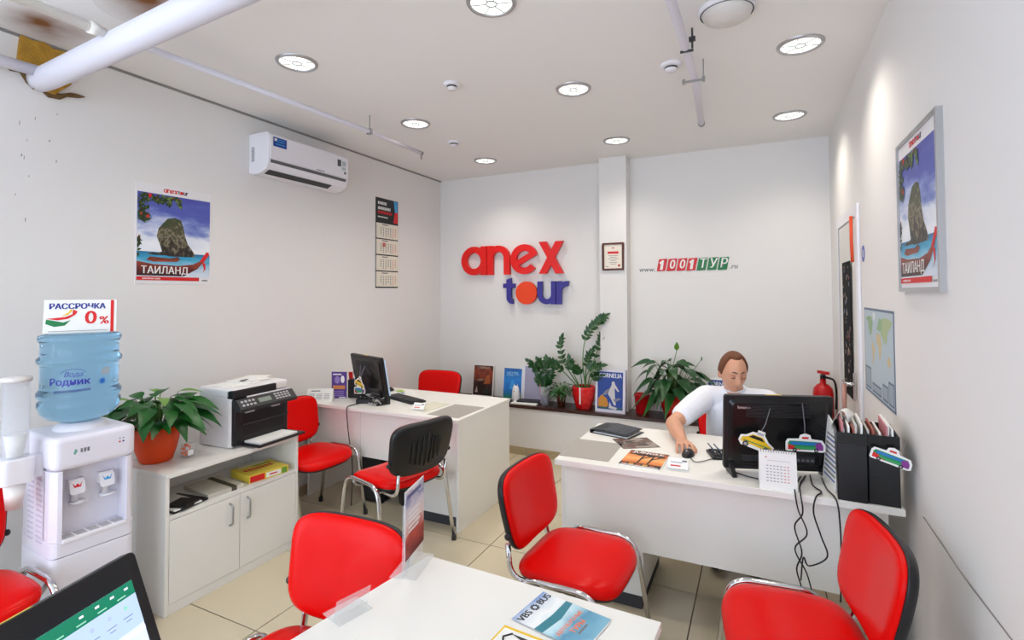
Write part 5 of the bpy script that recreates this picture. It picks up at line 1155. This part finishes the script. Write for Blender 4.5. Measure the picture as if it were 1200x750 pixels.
MB().box(-.02, .02, -.02, .02, .44, .475).box(-.012, .012, -.085, .02, .475, .487).box(-.010, .010, -.075, .0, .455, .463).build('valve', BLACK, t, bevel=.002)
MB().box(-.016, .016, -.06, .05, .485, .51, X=RZ(.6)).build('lever', M('extinguisher_red', '#c30d14', .3), t, bevel=.004)
MB().tube(spline([(.02, -.02, .46), (.075, -.05, .44), (.092, -.045, .34), (.088, -.04, .2)], 6), .009, 8).build('hose', BLACK, t)
MB().box(-.05, .05, -.002, .0, .12, .27, X=Matrix.Translation((0, -.0785, 0))).build('label', M('extinguisher_label', '#d9c9b5', .5), t)

# ------------------------------------------------------------------ the man at the right desk
SKIN = bpy.data.materials.new('skin'); SKIN.use_nodes = True; b = SKIN.node_tree.nodes['Principled BSDF']
b.inputs['Base Color'].default_value = lin('#d29a7c'); b.inputs['Roughness'].default_value = .5; b.inputs['Subsurface Weight'].default_value = .08; b.inputs['Subsurface Radius'].default_value = (.02, .008, .004)
def capsule(mb, a, b, ra, rb, n=14, sc=(1, 1, 1)):
    """Closed tapered limb with round ends."""
    a = Vector(a); b = Vector(b); t = (b-a).normalized(); n1 = t.orthogonal().normalized(); n2 = t.cross(n1); V = []; F = []
    rings = [(a, ra, -math.cos(q), math.sin(q)) for q in [PI/2*k/4 for k in range(1, 5)]]+[(b, rb, math.sin(q), math.cos(q)) for q in [PI/2*k/4 for k in range(0, 4)]]
    for c, r, h, w in rings:
        for j in range(n): V.append(c+t*h*r+(n1*math.cos(2*PI*j/n)+n2*math.sin(2*PI*j/n))*w*r)
    m = len(rings)
    for i in range(m-1):
        for j in range(n): F.append((i*n+j, i*n+(j+1) % n, (i+1)*n+(j+1) % n, (i+1)*n+j))
    V += [a-t*ra, b+t*rb]
    for j in range(n): F.append((m*n, (j+1) % n, j)); F.append((m*n+1, (m-1)*n+j, (m-1)*n+(j+1) % n))
    return mb.add(V, F, 0, True)
def chain(mb, pts, rs, n=14):
    for i in range(len(pts)-1): capsule(mb, pts[i], pts[i+1], rs[i], rs[i+1], n)
    return mb
def fuse(mb, name, mat, voxel, parent, smooth=4, label=None):
    o = bpy.data.objects.new('tmp', mb.mesh('tmp', mat, weld=False)); COL.objects.link(o)
    r = o.modifiers.new('r', 'REMESH'); r.mode = 'VOXEL'; r.voxel_size = voxel; r.use_smooth_shade = True
    s_ = o.modifiers.new('s', 'SMOOTH'); s_.factor = .5; s_.iterations = smooth
    dg = bpy.context.evaluated_depsgraph_get(); me = bpy.data.meshes.new_from_object(o.evaluated_get(dg)); bpy.data.objects.remove(o)
    me.materials.clear(); me.materials.append(mat); me.name = name
    for p in me.polygons: p.use_smooth = True; p.material_index = 0
    q = bpy.data.objects.new(name, me); COL.objects.link(q); q.parent = parent
    if label: q['label'] = label
    return q
man = thing('person', 'man in a white t-shirt seated behind the right desk, looking down, hand on a mouse', 'person', (-.14, 3.60, 0))
MO = Vector((-.14, 3.60, 0))
def L_(p): return Vector(p)-MO
HC = L_((-.150, 3.46, 1.105)); HR = Matrix.Rotation(R(22), 3, 'Z') @ Matrix.Rotation(R(-13), 3, 'X').inverted()      # face is local -y, nods down
def g(x, y, z, cx, cy_, cz, sx, sy, sz): return math.exp(-((x-cx)/sx)**2-((y-cy_)/sy)**2-((z-cz)/sz)**2)
def head_pt(u, v, grow=0):
    """Deformed ellipsoid; u azimuth (0 = face), v polar from the crown."""
    x = math.sin(v)*math.sin(u); y = -math.sin(v)*math.cos(u); z = math.cos(v)
    X, Y, Z = x*(.074+grow), y*(.094+grow), z*(.122+grow)
    if Z < 0: k = 1-.30*(-Z/.122)**1.5; X *= k; Y *= (1-.10*(-Z/.122)**2) if Y < 0 else (1-.42*(-Z/.122))
    if Y > 0 and Z > -.03: Y *= 1.04
    if Y < -.02: Y -= .004*(1-abs(X)/.08)                       # flatten toward a face plane
    f = 0
    if Y < 0:
        f += .024*g(X, 0, Z, 0, 0, -.030, .011, 1, .017)+.011*g(X, 0, Z, 0, 0, -.005, .008, 1, .020)     # nose tip, bridge
        f += .006*g(X, 0, Z, .012, 0, -.036, .007, 1, .008)+.006*g(X, 0, Z, -.012, 0, -.036, .007, 1, .008)
        f -= .011*(g(X, 0, Z, .031, 0, .004, .016, 1, .012)+g(X, 0, Z, -.031, 0, .004, .016, 1, .012))    # sockets
        f += .005*(g(X, 0, Z, .03, 0, .026, .024, 1, .009)+g(X, 0, Z, -.03, 0, .026, .024, 1, .009))      # brow
        f += .005*(g(X, 0, Z, .042, 0, -.022, .018, 1, .018)+g(X, 0, Z, -.042, 0, -.022, .018, 1, .018))  # cheek
        f += .006*g(X, 0, Z, 0, 0, -.058, .020, 1, .005)+.0065*g(X, 0, Z, 0, 0, -.069, .017, 1, .006)-.003*g(X, 0, Z, 0, 0, -.0635, .02, 1, .0025)
        f -= .004*g(X, 0, Z, 0, 0, -.082, .02, 1, .007); f += .010*g(X, 0, Z, 0, 0, -.100, .022, 1, .016)
        Y -= f
    return Vector((X, Y, Z))
bm_ = MB(); V = []; F = []; NU, NV = 96, 72
for i in range(NV+1):
    for j in range(NU): V.append(HR @ head_pt(2*PI*j/NU, max(.001, min(PI-.001, PI*i/NV)))+HC)
for i in range(NV):
    for j in range(NU): F.append((i*NU+j, (i+1)*NU+j, (i+1)*NU+(j+1) % NU, i*NU+(j+1) % NU))
bm_.add(V, F, 0, True)
bm_.add(V[:NU], [tuple(range(NU-1, -1, -1))]); bm_.add(V[-NU:], [tuple(range(NU))])
for sx in (-1, 1):                                               # ears
    c = HR @ Vector((sx*.074, .012, -.012))+HC
    e = MB().ball((0, 0, 0), .010, .021, .032, 14); Rm = (HR @ Matrix.Rotation(sx*R(-22), 3, 'Z') @ Matrix.Rotation(R(12), 3, 'X')).to_4x4()
    bm_.add([tuple(Rm.to_3x3() @ Vector(p)+c) for p in e.v], e.f, 0, True)
chain(bm_, [HC+HR @ Vector((0, .025, -.04)), L_((-.148, 3.525, .985)), L_((-.145, 3.545, .90))], [.056, .056, .07])
# torso core (inside the shirt), arms, hands
chain(bm_, [L_((-.145, 3.56, .86)), L_((-.14, 3.59, .70)), L_((-.14, 3.62, .54))], [.115, .115, .12])
SR, ER, WR = L_((-.325, 3.545, .925)), L_((-.475, 3.20, .815)), L_((-.392, 2.965, .786))
SL, EL, WL = L_((.045, 3.54, .925)), L_((.205, 3.25, .82)), L_((.10, 3.03, .786))
chain(bm_, [L_((-.16, 3.55, .93)), SR, SR.lerp(ER, .5), ER, ER.lerp(WR, .35), ER.lerp(WR, .8), WR], [.06, .058, .052, .043, .044, .032, .028])
chain(bm_, [L_((-.12, 3.55, .93)), SL, SL.lerp(EL, .5), EL, EL.lerp(WL, .35), EL.lerp(WL, .8), WL], [.06, .058, .052, .043, .044, .032, .028])
def hand(mb, W, fwd, inn, up, curl, drop):
    """Palm, four unequal bent fingers and a thumb rooted at the side of the palm."""
    fwd = fwd.normalized(); inn = (inn-fwd*inn.dot(fwd)).normalized(); up_ = fwd.cross(inn); up_ = up_ if up_.z > 0 else -up_
    def P(a, b_, c): return W+fwd*a+inn*b_+up_*c
    for k, o in enumerate((-.027, -.009, .009, .027)): capsule(mb, P(.005, o*.55, .0), P(.075, o, .012-abs(o)*.1), .0135, .0115, 10)
    for o, l, s0 in ((-.033, .056, .070), (-.0115, .068, .078), (.0115, .075, .081), (.034, .068, .077)):
        a = P(s0, o, .010); sp = o*.22
        b_ = P(s0+l*.46, o+sp*.5, .012-curl*.010); c = P(s0+l*.78, o+sp*.9, .0-curl*.024); d = P(s0+l*.97, o+sp, -.012-curl*.034)
        chain(mb, [a, b_, c, d], [.0098, .0088, .0080, .0070], 10)
    a = P(.018, .022, -.004); b_ = P(.050, .050, -.014); c = P(.078, .060, -.022); d = P(.098, .057, -.027)
    chain(mb, [a, b_, c, d], [.0135, .0115, .0100, .0085], 10)
hand(bm_, WR, L_((-.352, 2.80, .778))-WR, Vector((1, .25, 0)), None, .55, 0)
hand(bm_, WL, L_((.07, 2.90, .776))-WL, Vector((-1, .1, 0)), None, .5, 0)
fuse(bm_, 'body', SKIN, .0036, man, 3)
# t-shirt
sh = MB()
chain(sh, [L_((-.145, 3.565, .90)), L_((-.14, 3.575, .78)), L_((-.14, 3.60, .64)), L_((-.14, 3.63, .52))], [.115, .142, .142, .15], 20)
for sx in (-1, 1): chain(sh, [L_((-.14+sx*.075, 3.56, .84)), L_((-.14+sx*.07, 3.585, .70)), L_((-.14+sx*.06, 3.62, .54))], [.105, .115, .12], 16)
chain(sh, [L_((-.19, 3.555, .925)), SR+Vector((.01, 0, 0)), SR.lerp(ER, .35), SR.lerp(ER, .70)], [.075, .076, .074, .067], 16)
chain(sh, [L_((-.10, 3.555, .925)), SL+Vector((-.01, 0, 0)), SL.lerp(EL, .35), SL.lerp(EL, .70)], [.075, .076, .074, .067], 16)
chain(sh, [L_((-.22, 3.55, .948)), L_((-.147, 3.540, .960)), L_((-.075, 3.55, .948))], [.052, .066, .052], 14)
TS = M('white_tshirt', '#e6e8f0', .8, bump=.55, bs=11)
fuse(sh, 'tshirt', TS, .007, man, 6)
col = MB(); c0 = L_((-.148, 3.534, .998))
col.tube([c0+Vector((.062*math.cos(2*PI*k/24), .064*math.sin(2*PI*k/24), .014*math.sin(2*PI*k/24))) for k in range(24)], .0075, 8, closed=True)
col.build('collar', TS, man)
# trousers and shoes
tr = MB()
chain(tr, [L_((-.21, 3.62, .53)), L_((-.14, 3.65, .53)), L_((-.07, 3.62, .53))], [.12, .13, .12], 16)
for sx in (-1, 1): chain(tr, [L_((-.14+sx*.08, 3.60, .53)), L_((-.14+sx*.12, 3.22, .50)), L_((-.14+sx*.12, 3.28, .28)), L_((-.14+sx*.11, 3.34, .10))], [.088, .068, .058, .050], 14)
fuse(tr, 'trousers', M('dark_trousers', '#23252d', .8), .01, man, 5)
for sx in (-1, 1):
    MB().ball((-.0+sx*.11, -.33, .045), .045, .13, .045, 16).build('shoe', M('dark_shoe', '#1a1a1c', .45), man)
# hair: short brown, receding; a shell over the skull
hr = MB(); V = []; F = []; idx = {}
def hairline(u):
    a = abs(((u+PI) % (2*PI))-PI)
    K = [(0, .60), (.40, .60), (.80, .58), (1.0, .66), (1.10, .86), (1.18, 1.08), (1.24, 1.26), (1.25, 1.40)]
    for (a0, v0), (a1, v1) in zip(K, K[1:]):
        if a <= a1: return v0+(v1-v0)*(a-a0)/(a1-a0)
    if a < 1.62: return 1.40+.35*math.sin((a-1.25)/.37*PI/2)
    return 1.75+min(1, (a-1.62)/.8)*.45
NH, MH = 72, 26
for lay in (0, 1):
    for i in range(MH+1):
        for j in range(NH):
            u = 2*PI*j/NH; vm = hairline(u); v = max(.002, vm*i/MH); k = i/MH
            gr_ = (.0125 if lay == 0 else -.002)
            if lay == 0 and k > .8: gr_ = .0125-(.0135)*((k-.8)/.2)**1.5
            if lay == 0: gr_ += .0018*math.sin(u*23+v*9)*math.sin(v*17+u*5)
            V.append(HR @ head_pt(u, v, gr_)+HC)
S0 = (MH+1)*NH
for i in range(MH):
    for j in range(NH):
        a, b_, c, d = i*NH+j, i*NH+(j+1) % NH, (i+1)*NH+(j+1) % NH, (i+1)*NH+j
        F += [(a, d, c, b_), (S0+a, S0+b_, S0+c, S0+d)]
for j in range(NH): a, b_ = MH*NH+j, MH*NH+(j+1) % NH; F.append((a, S0+a, S0+b_, b_))
hr.add(V, F, 0, True).build('hair', M('brown_hair', '#6b3d22', .55, var=.35, vs=60, bump=.5, bs=140), man)
for sx in (-1, 1):
    P = []
    for k in range(7):
        u = sx*(.14+.42*k/6); v = 1.335-.05*math.sin(k/6*PI*.8); P.append(HR @ head_pt(u, v, .0025)+HC)
    MB().tube(P, [.0022, .0036, .0038, .0036, .003, .0024, .0012], 6).build('eyebrow', M('eyebrow_brown', '#4a2e1e', .7), man)
    c = HR @ Vector((sx*.031, -.0835, .004))+HC
    e = MB().ball((0, 0, 0), .0125, .0125, .0115, 14); e.v = [tuple(HR @ Vector(p)+c) for p in e.v]; e.build('eyelid', M('eyelid_skin', '#bd8468', .5), man)
    P = [HR @ Vector((sx*.031+(k-3)*.0042, -.0835-math.sqrt(max(0, .0131**2-((k-3)*.0042)**2-.0042**2)), -.0005-.0022*(1-((k-3)/3)**2)))+HC for k in range(7)]
    MB().tube(P, [.0007, .0015, .0019, .002, .0019, .0015, .0007], 6).build('eyelashes', M('lash_brown', '#3a2620', .6), man)
P = [HR @ (head_pt(a, PI*.5+.545, .0012))+HC for a in [(-.24+.48*k/8) for k in range(9)]]
MB().tube(P, [.0010, .0022, .003, .0032, .0033, .0032, .003, .0022, .0010], 6).build('lips', M('lip_rose', '#b56d5e', .45), man)
